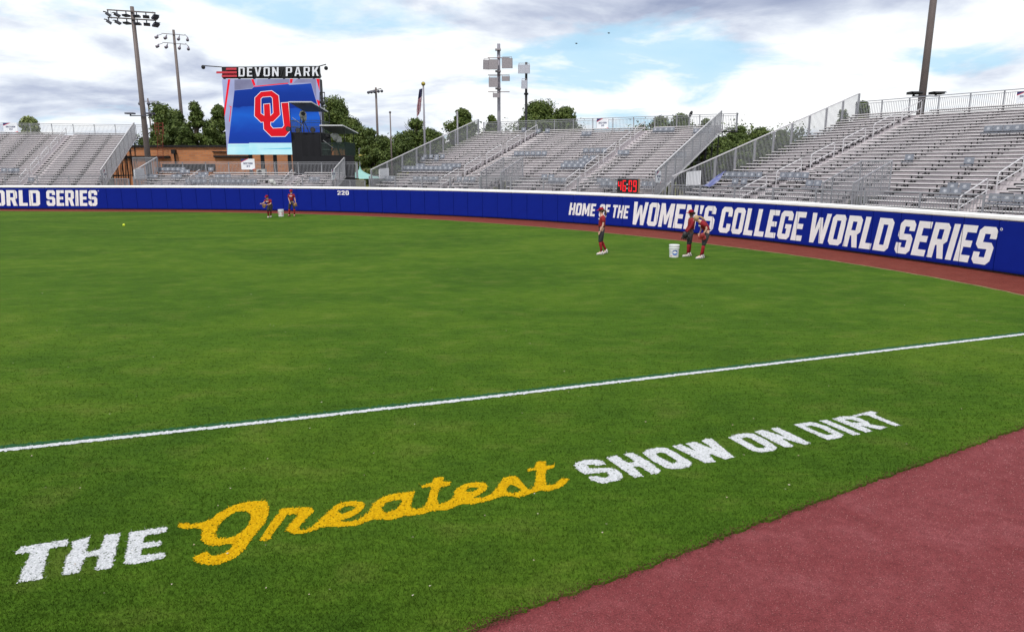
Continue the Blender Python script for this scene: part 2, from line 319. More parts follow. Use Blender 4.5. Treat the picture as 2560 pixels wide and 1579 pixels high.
# ---- painted words, traced outlines laid on the turf
def tr(ox,oy,s,pts): return [tuple(gnd(ox+x/s,oy+y/s))[:2] for x,y in pts]
ZT=(0,1120,2.452); ZG=(430,1230,6.13); ZE=(780,1140,3.715); ZS=(1420,1010,5.33); ZD=(1800,1010,5.217)
WORDS=[]
WORDS.append(('the_lettering','white word THE painted on the turf at the left end of the slogan','white',[
 ('letter',[tr(*ZT,[(90,640),(120,605),(425,555),(415,600),(310,615),(285,690),(265,790),(280,800),(100,828),(130,760),(155,700),(185,640),(95,650)])]),
 ('letter',[tr(*ZT,[(375,780),(400,670),(440,620),(430,575),(558,540),(545,600),(535,635),(610,620),(640,530),(745,518),(720,620),(690,735),(575,755),(600,660),(525,672),(490,765)])]),
 ('letter',[tr(*ZT,[(755,715),(775,600),(790,515),(1035,478),(1025,515),(900,535),(885,580),(1000,565),(985,600),(875,615),(870,655),(1022,638),(1010,675),(870,705)])])]))
r1=tr(*ZG,[(1320,745),(1400,620),(1500,470),(1590,350),(1640,270),(1700,245),(1850,230),(2150,225),(2200,300),(2120,360),(2040,440),(1960,530),(1970,575),(2050,570),(2150,515),(2250,430)])
e1=tr(*ZE,[(110,545),(200,460),(280,425),(400,410),(490,430),(495,470),(440,530),(350,575),(270,600),(330,605),(420,590),(470,560),(520,510),(560,440),(620,395),(700,360),(800,340),(970,322),(940,400),(920,470),(960,490),(1040,470),(1070,400),(1085,340),(1100,285),(1020,300),(1005,280),(1080,250),(1110,240),(1130,200),(1220,188),(1235,200),(1225,235),(1300,235),(1290,270),(1200,290),(1180,340),(1170,400),(1180,440),(1240,430),(1310,380),(1310,340),(1340,295),(1410,260),(1500,238),(1610,245),(1640,280),(1620,320),(1560,360),(1500,385),(1580,380),(1660,350),(1720,280),(1770,200),(1840,185),(1890,175),(1930,210),(1970,260),(2020,310),(2050,290),(2065,230),(2075,180),(2080,130),(2000,150),(1995,120),(2060,105),(2080,50),(2175,40),(2180,90),(2255,75),(2260,105),(2185,125),(2175,180),(2180,265),(2240,265),(2310,205),(2405,205),(2370,250),(2320,290),(2200,325),(2120,320),(2030,350),(1930,385),(1860,375),(1780,370),(1650,415),(1500,450),(1400,445),(1340,470),(1260,500),(1100,510),(1040,540),(940,550),(870,555),(760,590),(640,590),(560,590),(440,640),(320,655),(200,655),(110,655),(60,680),(0,700)])
r2=tr(*ZG,[(2145,600),(2050,630),(1930,640),(1830,635),(1720,595),(1720,575),(1800,480),(1880,390),(1930,350),(1850,340),(1780,345),(1740,385),(1700,450),(1640,540),(1560,630),(1520,720),(1470,745)])
WORDS.append(('greatest_lettering','yellow script word greatest painted on the turf in the middle of the slogan','yellow',[
 ('letter',[tr(*ZG,[(60,510),(130,470),(210,465),(300,480),(400,470),(500,445),(590,410),(680,330),(800,265),(950,195),(1100,155),(1250,130),(1450,130),(1480,180),(1500,250),(1495,320),(1440,470),(1330,600),(1250,690),(1130,880),(1020,980),(880,1060),(720,1110),(560,1120),(400,1095),(330,1050),(310,1000),(400,960),(500,905),(570,905),(580,950),(640,965),(720,960),(800,930),(880,860),(930,790),(830,800),(700,825),(560,815),(470,770),(440,730),(430,650),(460,580),(410,555),(330,555),(250,565),(180,565),(110,545)]),
   tr(*ZG,[(680,640),(700,570),(760,480),(850,390),(950,325),(1060,290),(1140,300),(1200,360),(1185,440),(1140,530),(1050,610),(950,670),(850,700),(760,705),(700,690)])]),
 ('script_tail',[r1+e1+r2]+[tr(*ZE,q) for q in ([(240,520),(280,485),(350,460),(400,470),(370,500),(290,530)],[(655,480),(700,430),(770,410),(830,410),(810,460),(760,500),(690,520),(660,505)],[(1440,310),(1480,290),(1540,290),(1530,310),(1490,330),(1450,330)],[(1815,300),(1850,265),(1920,300),(1930,325),(1870,340),(1820,330)])])]))
WORDS.append(('show_lettering','white word SHOW painted on the turf right after the yellow script','white',[
 ('letter',[tr(*ZS,[(250,965),(400,950),(430,975),(510,975),(540,950),(520,915),(480,905),(370,920),(230,940),(120,880),(75,810),(110,770),(250,738),(400,735),(470,760),(510,800),(380,825),(340,805),(290,805),(265,825),(300,855),(420,850),(540,845),(650,870),(720,920),(745,970),(700,1010),(470,1060),(400,1050),(300,1010)])]),
 ('letter',[tr(*ZS,[(495,715),(650,680),(790,775),(850,775),(880,765),(730,665),(860,640),(1080,760),(1250,890),(1210,920),(1110,935),(950,830),(880,840),(1015,960),(880,980),(700,860)])]),
 ('letter',[tr(*ZS,[(985,650),(1060,600),(1200,575),(1320,580),(1450,650),(1650,770),(1650,820),(1560,855),(1380,868),(1290,850),(1120,760)]),tr(*ZS,[(1180,655),(1230,645),(1290,655),(1450,760),(1420,785),(1370,780),(1200,690)])]),
 ('letter',[tr(*ZS,[(1365,555),(1500,535),(1680,610),(1560,525),(1690,495),(1920,590),(1770,490),(1830,455),(1925,460),(2230,710),(2090,740),(1880,660),(1980,770),(1830,790),(1550,650)])])]))
WORDS.append(('on_lettering','white word ON painted on the turf between SHOW and DIRT','white',[
 ('letter',[tr(*ZD,[(100,435),(220,390),(360,375),(440,385),(600,460),(760,570),(700,610),(520,632),(420,615),(250,520)]),tr(*ZD,[(280,445),(340,430),(400,450),(595,560),(560,568),(490,565),(330,480)])]),
 ('letter',[tr(*ZD,[(440,360),(550,330),(830,420),(650,320),(750,300),(950,390),(1190,510),(1110,535),(820,450),(970,545),(920,565),(840,565),(620,455)])])]))
WORDS.append(('dirt_lettering','white word DIRT painted on the turf at the right end of the slogan','white',[
 ('letter',[tr(*ZD,[(950,265),(1150,232),(1250,240),(1420,300),(1620,400),(1580,440),(1400,470),(1150,360)]),tr(*ZD,[(1110,290),(1180,280),(1270,300),(1470,390),(1400,400),(1340,385)])]),
 ('letter',[tr(*ZD,[(1280,215),(1390,200),(1840,390),(1740,410)])]),
 ('letter',[tr(*ZD,[(1450,190),(1560,160),(1720,155),(1850,190),(1950,240),(1960,260),(2190,300),(2080,335),(1840,280),(2000,350),(1900,375)]),tr(*ZD,[(1630,205),(1700,200),(1830,235),(1780,245),(1720,240)])]),
 ('letter',[tr(*ZD,[(1715,150),(1960,88),(2060,110),(2030,130),(2050,150),(2360,275),(2280,292),(1930,150),(1880,145),(1760,165)])])]))
def inpoly(X,Y,polys):
    ins=np.zeros(X.shape,bool)
    for p in polys:
        n=len(p)
        for i in range(n):
            x0,y0=p[i]; x1,y1=p[(i+1)%n]
            if y0==y1: continue
            c=((y0>Y)!=(y1>Y)); xi=(x1-x0)*(Y-y0)/(y1-y0)+x0
            ins^=c&(X<xi)
    return ins
whiteturf=mat('white_turf_paint',(.68,.68,.72),.95,0,.3,55,bump=.5,col2=(.40,.42,.42),detail=3,spec=.05)
yelturf=mat('yellow_turf_paint',(.66,.40,.006),.95,0,.3,55,bump=.5,col2=(.42,.235,.004),detail=3,spec=.03)
greenturf=mat('green_turf_paint',(.004,.072,.016),.95,0,.3,50,bump=.3)
CELL=.013
def cellmesh(polys,z):
    P=np.array([q for p in polys for q in p]); x0,y0=P.min(0)-.03; x1,y1=P.max(0)+.03
    nx=int((x1-x0)/CELL)+1; ny=int((y1-y0)/CELL)+1
    X,Y=np.meshgrid(x0+CELL*(np.arange(nx)+.5),y0+CELL*(np.arange(ny)+.5),indexing='ij')
    X2=X+nr.normal(0,.004,X.shape); Y2=Y+nr.normal(0,.006,X.shape); m=inpoly(X2,Y2,polys)&inpoly(X2+.009,Y2,polys)&inpoly(X2-.009,Y2,polys)&inpoly(X2,Y2+.008,polys)
    m&=nr.rand(*m.shape)>.03
    idx=np.argwhere(m); vid={}; v=[];f=[]
    def vi(i,j):
        k=(i,j)
        if k not in vid: vid[k]=len(v); v.append((x0+i*CELL,y0+j*CELL,z))
        return vid[k]
    for i,j in idx: f.append((vi(i,j),vi(i+1,j),vi(i+1,j+1),vi(i,j+1)))
    mb=MB(); mb.v=v; mb.f=f; return mb
for nm,lab,colr,parts in WORDS:
    p0=parts[0][1][0][0]; root=thing('painted_word',lab,'painted word',(p0[0],p0[1],0))
    root['_w']=1
    for pn,polys in parts: cellmesh(polys,.004).build('letter' if pn=='letter' else 'script_letters',yelturf if colr=='yellow' else whiteturf,root)
# foul line: gently bowed as seen
FL=[gnd(x,y) for x,y in ((-700,1183),(0,1126),(731,1047.6),(1149,1001),(1671,940),(2560,835.6),(3000,785))]
def interp_line(pts,step):
    o=[]
    for a,b in zip(pts,pts[1:]):
        n=max(1,int((b-a).length/step)); o+= [a.lerp(b,i/n) for i in range(n)]
    return o+[pts[-1]]
fl=interp_line(FL,.03); wm=MB(); gm=MB()
def strip(mb,pts,o0,o1,jit,z):
    for i,(a,b) in enumerate(zip(pts,pts[1:])):
        d=(b-a).normalized(); n=Vector((-d.y,d.x,0)); ja=nr.normal(0,jit,2)
        mb.add([a+n*(o0+ja[0])+Vector((0,0,z)),b+n*(o0+ja[0])+Vector((0,0,z)),b+n*(o1+ja[1])+Vector((0,0,z)),a+n*(o1+ja[1])+Vector((0,0,z))],[(0,1,2,3)])
strip(gm,fl,.045,.16,.015,.004); strip(wm,fl,-.05,.048,.009,.007)
rootl=thing('foul_line','long white chalked foul line crossing the whole turf, with a green edge','painted line',tuple(FL[1]))
wm.build('white_stripe',whiteturf,rootl); gm.build('green_edge',greenturf,rootl,label='dark green painted edge on the far side of the white line')
FLn=np.array([(p.x,p.y) for p in FL])
# ---- mown blades near the camera
def blades(name,m,X,Y,hmul=1.,parent=None,**k):
    n=len(X); sc=np.clip(Y/6.,.9,2.0); wd=.0055*sc*(.6+.8*nr.rand(n)); h=.024*hmul*(.5+.9*nr.rand(n))*np.clip(1.25-Y/22.,.25,1.)
    a=nr.rand(n)*2*np.pi; lx=nr.normal(0,.016,n)*sc; ly=nr.normal(0,.016,n)*sc
    V=np.empty((n,3,3)); V[:,0,0]=X-np.cos(a)*wd/2; V[:,0,1]=Y-np.sin(a)*wd/2; V[:,0,2]=-.001
    V[:,1,0]=X+np.cos(a)*wd/2; V[:,1,1]=Y+np.sin(a)*wd/2; V[:,1,2]=-.001
    V[:,2,0]=X+lx; V[:,2,1]=Y+ly; V[:,2,2]=h
    if parent is not None: V-=np.array(parent.location)
    me=bpy.data.meshes.new(name); me.vertices.add(n*3); me.vertices.foreach_set('co',V.ravel())
    me.loops.add(n*3); me.loops.foreach_set('vertex_index',np.arange(n*3)); me.polygons.add(n)
    me.polygons.foreach_set('loop_start',np.arange(0,n*3,3)); me.polygons.foreach_set('loop_total',np.full(n,3)); me.update(calc_edges=True)
    me.materials.append(m); o=bpy.data.objects.new(name,me); COL.objects.link(o); o.parent=parent
    for q,b in k.items(): o[q]=b
    return o
NB=420000
Yb=3.2/(1-nr.rand(NB)*(1-3.2/24.)) ; Xb=(nr.rand(NB)*2-1)*(Yb*.80+1.2)
fieldp=TRK+EDG[1:]
ok=inpoly(Xb,Yb,[fieldp])&(nr.rand(NB)>np.clip((Yb-9)/13.,0,.97)); Xb=Xb[ok];Yb=Yb[ok]
jx=Xb+nr.normal(0,.004,len(Xb)); jy=Yb+nr.normal(0,.007,len(Xb))
used=np.zeros(len(Xb),bool)
near=(Xb>-5)&(Xb<5.8)&(Yb>4.7)&(Yb<9.8)
for ob in [o for o in COL.objects if o.get('_w')]:
    del ob['_w']
    parts=[w_ for w_ in WORDS if w_[1]==ob['label']][0]
    mk=np.zeros(len(Xb),bool)
    ii=np.where(near)[0]
    for pn,polys in parts[3]: mk[ii]|=inpoly(jx[ii],jy[ii],polys)&inpoly(jx[ii]+.010,jy[ii],polys)&inpoly(jx[ii]-.010,jy[ii],polys)&inpoly(jx[ii],jy[ii]+.012,polys)
    used|=mk; sel=mk&(nr.rand(len(Xb))<.93)
    blades('painted_blades',yelturf if parts[2]=='yellow' else whiteturf,Xb[sel],Yb[sel],.9,ob,kind='stuff')
# distance to foul line
fy=np.interp(Xb,FLn[:,0],FLn[:,1]); sl=np.interp(Xb,FLn[:-1,0],np.diff(FLn[:,1])/np.diff(FLn[:,0])); dist=(jy-fy)/np.sqrt(1+sl**2)
mw=(np.abs(dist)<.05); mg=(dist>=.05)&(dist<.155)
blades('painted_blades',whiteturf,Xb[mw],Yb[mw],.8,rootl,kind='stuff'); blades('green_painted_blades',greenturf,Xb[mg],Yb[mg],.8,rootl,kind='stuff')
used|=mw|mg
blades('grass',bladem,Xb[~used],Yb[~used],1.,None,kind='stuff',label='short mown grass blades over the near outfield',category='grass')
# grit and crumbs on the foul track, loose soil along the turf edge
def grit(name,m,X,Y,sz,zb,label):
    n=len(X); a=nr.rand(n)*6.283; V=np.empty((n,4,3))
    for k in range(3):
        V[:,k,0]=X+np.cos(a+k*2.094)*sz; V[:,k,1]=Y+np.sin(a+k*2.094)*sz; V[:,k,2]=zb
    V[:,3,0]=X; V[:,3,1]=Y; V[:,3,2]=zb+sz*1.1
    F_=np.array([(0,1,3),(1,2,3),(2,0,3)]); idx=(np.arange(n)[:,None,None]*4+F_[None]).reshape(-1)
    me=bpy.data.meshes.new(name); me.vertices.add(n*4); me.vertices.foreach_set('co',V.ravel()); me.loops.add(n*9); me.loops.foreach_set('vertex_index',idx); me.polygons.add(n*3); me.polygons.foreach_set('loop_start',np.arange(0,n*9,3)); me.polygons.foreach_set('loop_total',np.full(n*3,3)); me.update(calc_edges=True)
    me.materials.append(m); o=bpy.data.objects.new(name,me); COL.objects.link(o); o['kind']='stuff'; o['label']=label
NG=170000; Yg=2.6/(1-nr.rand(NG)*(1-2.6/14.)); Xg=(nr.rand(NG)*2-1)*(Yg*.8+1.2); okg=~inpoly(Xg,Yg,[fieldp]); Xg=Xg[okg];Yg=Yg[okg]
okg=Yg<np.interp(Xg,[8,13,15],[40,40,0]); Xg=Xg[okg];Yg=Yg[okg]; hf=nr.rand(len(Xg))<.5
grit('track_grit',mat('grit_light',(.46,.24,.23),.9,0,.3,30,spec=.05),Xg[hf],Yg[hf],.0027*(.6+nr.rand(hf.sum()))*np.clip(Yg[hf]/5,.8,3),-.028,'pale grit grains lying on the pink brick track')
grit('track_crumbs',mat('grit_dark',(.12,.03,.035),.9,0,.3,30,spec=.05),Xg[~hf],Yg[~hf],.003*(.6+nr.rand((~hf).sum()))*np.clip(Yg[~hf]/5,.8,3),-.028,'darker crumbs lying on the pink brick track')
ee=np.array(EDG[:9]); tt=nr.rand(2600)*(len(ee)-1); i_=tt.astype(int); fr_=(tt-i_)[:,None]; pe=ee[i_]*(1-fr_)+ee[np.minimum(i_+1,len(ee)-1)]*fr_+nr.normal(0,.035,(2600,2))
grit('edge_soil',mat('edge_soil',(.10,.045,.03),.95,0,.3,30,spec=.03,col2=(.05,.03,.015)),pe[:,0],pe[:,1],.004+.006*nr.rand(2600),.0,'loose brown soil crumbs along the turf edge')
# petals, clippings and small debris
db=MB()
for i in range(170):
    y=5+35*rnd.random()**1.6; x=(rnd.random()*2-1)*y*.74
    if y<9 and x>(y-5)*1.6: continue
    s=.008+.012*rnd.random()+.0006*y; a=rnd.random()*6.28; z=.012
    db.add([(x,y,z),(x+s*math.cos(a),y+s*math.sin(a),z+.004),(x+s*math.cos(a+1.3),y+s*math.sin(a+1.3),z+.003)],[(0,1,2)])
db.build('fallen_petals',mat('petal',(.6,.55,.45),.8,0,.5,2,col2=(.32,.22,.14)),kind='stuff',label='tiny pale petals and clippings scattered over the turf')
# ---------------------------------------------------------------- outfield wall
def resample(pts,step):
    P=[Vector((*p,0)) for p in pts]; o=[P[0]]; i=0; cur=P[0]
    while i<len(P)-1:
        d=(P[i+1]-cur).length
        if d>=0 and (P[i+1]-o[-1]).length>=step:
            # walk along the segment until chord = step
            a=cur; b=P[i+1]; lo,hi=0.,1.
            for _ in range(40):
                m_=(lo+hi)/2
                if (a.lerp(b,m_)-o[-1]).length<step: lo=m_
                else: hi=m_
            cur=a.lerp(b,hi); o.append(cur.copy())
        else: i+=1; cur=P[i]
    return o
PW=1.22; WP=resample(WALL,PW); NP=len(WP)-1
# place seams as in the photo: arc length 0 is at the third wall point
A0=sum(math.hypot(WALL[i+1][0]-WALL[i][0],WALL[i+1][1]-WALL[i][1]) for i in range(2))
wall=thing('outfield_wall','long padded blue outfield wall with white cap and white lettering','wall',(WP[NP//2].x,WP[NP//2].y,0))
def panel_mesh():
    mb=MB(); g=.013; x0,x1=g,PW-g
    prof=[(-.0,.03),(-.075,.05),(-.085,.12),(-.085,1.62),(-.07,1.655),(0,1.66)]     # (depth toward field, z)
    for i in range(len(prof)-1):
        (d0,z0),(d1,z1)=prof[i],prof[i+1]; mb.add([(x0,d0,z0),(x1,d0,z0),(x1,d1,z1),(x0,d1,z1)],[(0,1,2,3)])
    for x in (x0,x1): mb.add([(x,d,z) for d,z in prof],[(0,1,2,3,4,5)])
    return mb.mesh('wall_panel',bluev)
def cap_mesh():
    mb=MB(); g=.004; x0,x1=g,PW-g
    prof=[(.2,1.668),(-.095,1.668),(-.11,1.70),(-.105,1.78),(-.06,1.825),(.08,1.835),(.18,1.82),(.2,1.78)]
    n=len(prof)
    for i in range(n):
        (d0,z0),(d1,z1)=prof[i],prof[(i+1)%n]; mb.add([(x0,d0,z0),(x1,d0,z0),(x1,d1,z1),(x0,d1,z1)],[(0,1,2,3)])
    for x in (x0,x1): mb.add([(x,d,z) for d,z in prof],[tuple(range(n))])
    return mb.mesh('cap_pad',capm)
pm,cm=panel_mesh(),cap_mesh(); bk=MB()
for i in range(NP):
    a,b=WP[i],WP[i+1]; an=math.atan2(b.y-a.y,b.x-a.x); loc=Vector((a.x,a.y,0))-wall.location
    put('wall_panel',pm,wall,loc,an); put('cap_pad',cm,wall,loc,an)
    n=Vector((-math.sin(an),math.cos(an),0))
    q=[a+n*.006,b+n*.006,b+n*.19,a+n*.19]
    bk.add([v for v in q]+[v+Vector((0,0,1.66)) for v in q],[(0,1,5,4),(2,3,7,6),(4,5,6,7)])
bk.build('backing_board',darks,wall)
def wallpt(s,z,off):
    s=min(max(s+A0,0),NP*PW-.001); i=int(s/PW); t=(s-i*PW)/PW; a,b=WP[i],WP[i+1]; an=math.atan2(b.y-a.y,b.x-a.x); n=Vector((-math.sin(an),math.cos(an),0))
    p=a.lerp(b,t)-n*(.085+off); return Vector((p.x,p.y,z))
def wall_text(text,s0,s1,z0,h,slant,gap=.9,space=3.):
    for ch,polys in layout(text,s1-s0-slant*h,h,gap,space,slant):
        v,f=tess(polys); bm=bmesh.new(); bv=[bm.verts.new((a,b,0)) for a,b in v]
        for q in f:
            try: bm.faces.new([bv[i] for i in q])
            except ValueError: pass
        xs=[a for a,b in v]; k0=int((min(xs)+s0+A0)/PW); k1=int((max(xs)+s0+A0)/PW)+1
        for k in range(k0,k1+1):
            for e in (-.01,.01): bmesh.ops.bisect_plane(bm,geom=bm.verts[:]+bm.edges[:]+bm.faces[:],plane_co=(k*PW-s0-A0+e,0,0),plane_no=(1,0,0))
        kill=[fc for fc in bm.faces if abs(((fc.calc_center_median().x+s0+A0)/PW+.5)%1-.5)*PW<.0099]
        bmesh.ops.delete(bm,geom=kill,context='FACES')
        mb=MB(); bm.verts.index_update(); mb.add([wallpt(q.co.x+s0,q.co.y+z0,.005) for q in bm.verts],[tuple(q.index for q in fc.verts) for fc in bm.faces]); bm.free()
        mb.build('letter',whitep,wall)
wall_text('WORLD',.93,6.1,.25,1.22,.10); wall_text('SERIES',6.5,10.7,.25,1.22,.10)
wall_text('HOME',50.09,52.17,.48,.72,.17); wall_text('OF',52.36,53.24,.48,.72,.17); wall_text('THE',53.32,54.6,.48,.72,.17)
wall_text("WOMEN'S",54.72,60.45,.19,1.24,.17); wall_text('COLLEGE',60.58,65.56,.19,1.24,.17); wall_text('WORLD',65.66,69.73,.19,1.24,.17); wall_text('SERIES',69.8,73.66,.19,1.24,.17)
wall_text('220',30.75,31.72,1.25,.31,0,1.6)
for s_,z_ in ((10.8,1.42),(73.72,1.38)):
    mb=MB(); ring=[]
    for k in range(12): ring.append((.045*math.cos(k*.5236),.045*math.sin(k*.5236)))
    slab(mb,[ring,[(a*.6,b*.6) for a,b in ring]],lambda a,b,d:wallpt(s_+a,z_+b,.005)); mb.build('registered_mark',whitep,wall)
# ---------------------------------------------------------------- grandstands
def guard(W_,H,n=None,toprail=True,sp=.115,pr=.011,slope=0.,base=.08,sec=True):
    """one railing panel in local x, z; slope raises z along x"""
    mb=MB(); f=lambda x,z:(x,0,z+slope*x)
    mb.bar(f(0,H),f(W_,H),.05); mb.bar(f(0,base),f(W_,base),.035)
    if sec: mb.bar(f(0,H-.14),f(W_,H-.14),.035)
    k=int(W_/sp)
    for i in range(1,k): x=i*W_/k; mb.bar(f(x,base),f(x,H-(.14 if sec else 0)),pr*2)
    return mb
stands={}
SLB=.25
def stand(key,label,P,NR,s0,s1,aisles,vom=None,guards='LR',rail_front=True,brs=1.83,back=1.0):
    x0,y0,z0,th,t,r=P
    T=thing('grandstand',label,'grandstand',(x0,y0,0),th,local=True); T['_P']=1
    D=lambda i:t*i
    zd=lambda i:z0+r*i-.43
    sm={}
    def seatmesh(w_):
        k=('s',round(w_,3))
        if k not in sm: mb=MB(); mb.box((0,0,-.045),(w_,.125,0)); mb.box((0,.132,-.045),(w_,.257,0)); sm[k]=mb.mesh('seat_plank',alu)
        return sm[k]
    def shade_strip(w_):
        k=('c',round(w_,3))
        if k not in sm: sm[k]=MB().box((.01,.012,-.088),(w_-.01,.05,-.0455)).mesh('seat_shadow_strip',shadem)  # dark strip added below each plank to imitate the shadow under the seat
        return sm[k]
    def decks(w_):
        k=('d',round(w_,3))
        if k not in sm: mb=MB(); mb.box((0,-.36,-.04),(w_,-.07,0)); mb.box((0,-.055,-.04),(w_,t-.372,0)); sm[k]=mb.mesh('foot_board',deckm)
        return sm[k]
    def risers(w_):
        k=('r',round(w_,3))
        if k not in sm: mb=MB(); mb.box((0,t-.37,.012),(w_,t-.362,r*.97)); sm[k]=mb.mesh('riser_board',riserm)
        return sm[k]
    leg=MB(); leg.box((-.022,.05,-.43),(.022,.09,-.088)); leg.box((-.05,-.01,-.08),(.05,.008,-.046)); leg.box((-.05,-.1,-.46),(.05,.2,-.34)); leg.box((.08,t-.39,-.41),(.15,t-.373,-.30)); legm=leg.mesh('seat_bracket',blackm)
    cuts=[(a-.12,a+.68) for a in aisles]
    segs=[];c=s0
    for a,b in sorted(cuts):
        if b<=s0 or a>=s1: continue
        segs.append((c,a)); c=b
    segs.append((c,s1))
    nb=0; extra=MB()
    for i in range(NR):
        row=list(segs)
        if vom and i<vom[2]:
            rr=[]
            for a,b in row:
                if a<vom[0] and b>vom[1]: rr+=[(a,vom[0]),(vom[1],b)]
                else: rr.append((a,b))
            row=rr
        # foot and riser boards run through the aisles
        full=[(s0,s1)]
        if vom and i<vom[2]: full=[(s0,vom[0]),(vom[1],s1)]
        for a,b in full:
            put('foot_board',decks(b-a),T,(a,D(i),zd(i)))
            put('riser_board',risers(b-a),T,(a,D(i),zd(i)))
        for a,b in row:
            put('seat_plank',seatmesh(b-a),T,(a,D(i),z0+r*i)); put('seat_shadow_strip',shade_strip(b-a),T,(a,D(i),z0+r*i))
        s=s0+.3
        while s<s1:
            if any(a<=s<=b for a,b in row):
                if nb<290: put('seat_bracket',legm,T,(s,D(i),z0+r*i)); nb+=1
                else: extra.box((s-.02,D(i)+.05,zd(i)),(s+.02,D(i)+.09,z0+r*i-.045)); extra.box((s-.045,D(i)-.1,zd(i)-.04),(s+.045,D(i)+.2,zd(i)+.07))
            s+=brs
        # half steps in the aisles with a dark gap below
        for a in aisles:
            if s0<a-.5 and a+.6<s1: put('aisle_step',sm.setdefault('st',MB().box((-.02,-.36,r*.5-.03),(.58,-.12,r*.5)).mesh('aisle_step',alu)),T,(a,D(i)+t,zd(i)))
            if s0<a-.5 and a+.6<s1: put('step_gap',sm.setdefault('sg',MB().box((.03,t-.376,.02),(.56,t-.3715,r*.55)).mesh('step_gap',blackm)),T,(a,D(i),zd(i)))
    if extra.v: extra.build('seat_brackets',blackm,T,kind='stuff')
    # frame below: stringers, legs, braces
    fr=0; dB=D(NR)-.36; s=s0+.3; k=0
    strm=MB(); strm.bar((0,-.36,zd(0)-.16),(0,dB,zd(NR)-.16-0),.06,.14); strm=strm.mesh('stringer',darks)
    while s<=s1+.01:
        put('stringer',strm,T,(s,0,0))
        mb=MB(); dd=0.2
        while dd<=dB+.1:
            mb.bar((0,dd,-.1),(0,dd,zd(dd/t)-.2),.06)
            if dd+1.83<=dB+.1: mb.bar((0,dd,.3),(0,dd+1.83,zd((dd+1.83)/t)-.4),.035)
            dd+=1.83
        for zz in (1.2,2.4,3.6,4.8):
            da=max(0.2,(zz+.6-z0)/r*t)
            if da<dB: mb.bar((0,da,zz),(0,dB,zz),.04)
        put('support_frame',mb.mesh('support_frame',darks),T,(s,0,0)); s+=brs*(1 if k<1 else 1)
    put('support_frame',mb.mesh('support_frame',darks),T,(s1-.1,0,0)); put('support_frame',mb.mesh('support_frame',darks),T,(s1-1.0,0,0))
    for dd in (0.2+1.83*q for q in range(1,20)):
        if dd>dB: break
        mb=MB(); zt=zd(dd/t)-.5
        for zz in (.6,2.4,4.2,):
            if zz<zt: mb.bar((s0+.3,dd,zz),(s1,dd,zz),.04)
        for q in range(int((s1-s0)/(2*brs))): mb.bar((s0+.3+q*2*brs,dd,.1),(s0+.3+(q*2+1)*brs,dd,zt),.035)
        if mb.v: mb.build('cross_braces',darks,T)
    # rails -------------------------------------------------
    H=1.42; nm=int((s1-s0)/1.83); pw=(s1-s0)/nm; zb=z0+r*(NR-1)-.43-.02; gb=guard(pw,H-.12+back-1.0,base=.32 if back<=1.01 else .1).mesh('guard_panel',galv)
    dbk=D(NR-1)+.36
    for k in range(nm): put('guard_panel',gb,T,(s0+k*pw,dbk,zb))
    pst=MB().box((-.035,-.03,-.4),(.035,.03,H-.1+back-1.0)).mesh('post',galv)
    for k in range(nm+1): put('post',pst,T,(s0+k*pw,dbk+.05,zb))
    # sloping side guards: panels of three rows
    sl=r/t; n3=int((NR+1)/3); L3=3*t
    for side,s in (('L',s0-.06),('R',s1+.06)):
        if side not in guards: continue
        H2=1.53 if side=='L' else 1.5
        gm_=MB(); 
        f=lambda d,z:(0,d,z+sl*d)
        gm_.bar(f(0,H2),f(L3,H2),.05); gm_.bar(f(0,.02),f(L3,.02),.05)
        kk=int(L3/.12)
        for q in range(1,kk): gm_.bar(f(q*L3/kk,.02),f(q*L3/kk,H2),.02)
        gmm=gm_.mesh('side_guard',galv); pp=MB().box((-.03,-.03,-.1),(.03,.03,H2+.02)).box((-.03,.07,-.1),(.03,.13,H2+.02)).mesh('post',galv)
        d0=-.36-.1
        tr_=MB().bar(f(0,H2+.01),f(L3,H2+.01),.062).mesh('top_rail',railm)
        for k in range(n3):
            put('side_guard',gmm,T,(s,d0+k*L3,zd(0)+sl*(k*L3-.1))); put('post',pp,T,(s,d0+k*L3,zd(0)+sl*(k*L3-.1)))
            put('top_rail',tr_,T,(s,d0+k*L3,zd(0)+sl*(k*L3-.1)))
        put('post',pp,T,(s,d0+n3*L3,zd(0)+sl*(n3*L3-.1)))
        if side=='R':      # bright stringer beam with end platform
            MB().bar((s+.05,d0,zd(0)-.06),(s+.05,dB,zd(NR)-.10),.04,.09).build('edge_beam',railm,T)
            q=MB(); q.box((s-.2,dbk-.6,zb-.1),(s+1.1,dbk+.1,zb-.02)); q.build('corner_platform',darks,T)
            put('guard_panel',guard(1.1,H-.12,base=.1).mesh('guard_panel',galv),T,(s,dbk,zb)); q=MB(); q.bar((s+1.1,dbk-.6,zb+H-.12),(s+1.1,dbk,zb+H-.12),.05); q.bar((s+1.1,dbk-.6,zb),(s+1.1,dbk-.6,zb+H-.12),.05)
            for w_ in range(1,6): q.bar((s+1.1,dbk-.6+w_*.1,zb),(s+1.1,dbk-.6+w_*.1,zb+H-.12),.02)
            q.build('guard_panel',galv,T)
    # front rail
    if rail_front:
        df=-.72; Hf=1.32; n=max(1,round((s1-s0)/2.44)); pw=(s1-s0)/n; g=guard(pw,Hf,sp=.11,pr=.008,base=.06).mesh('guard_panel',galv)
        pf=MB().box((-.035,-.035,-.6),(.035,.035,Hf)).mesh('post',galv)
        for k in range(n):
            if vom and s0+k*pw<vom[1]-.2 and s0+(k+1)*pw>vom[0]+.2 and False: continue
            put('guard_panel',g,T,(s0+k*pw,df,zd(0)-.28))
        for k in range(n+1): put('post',pf,T,(s0+k*pw,df,zd(0)-.28))
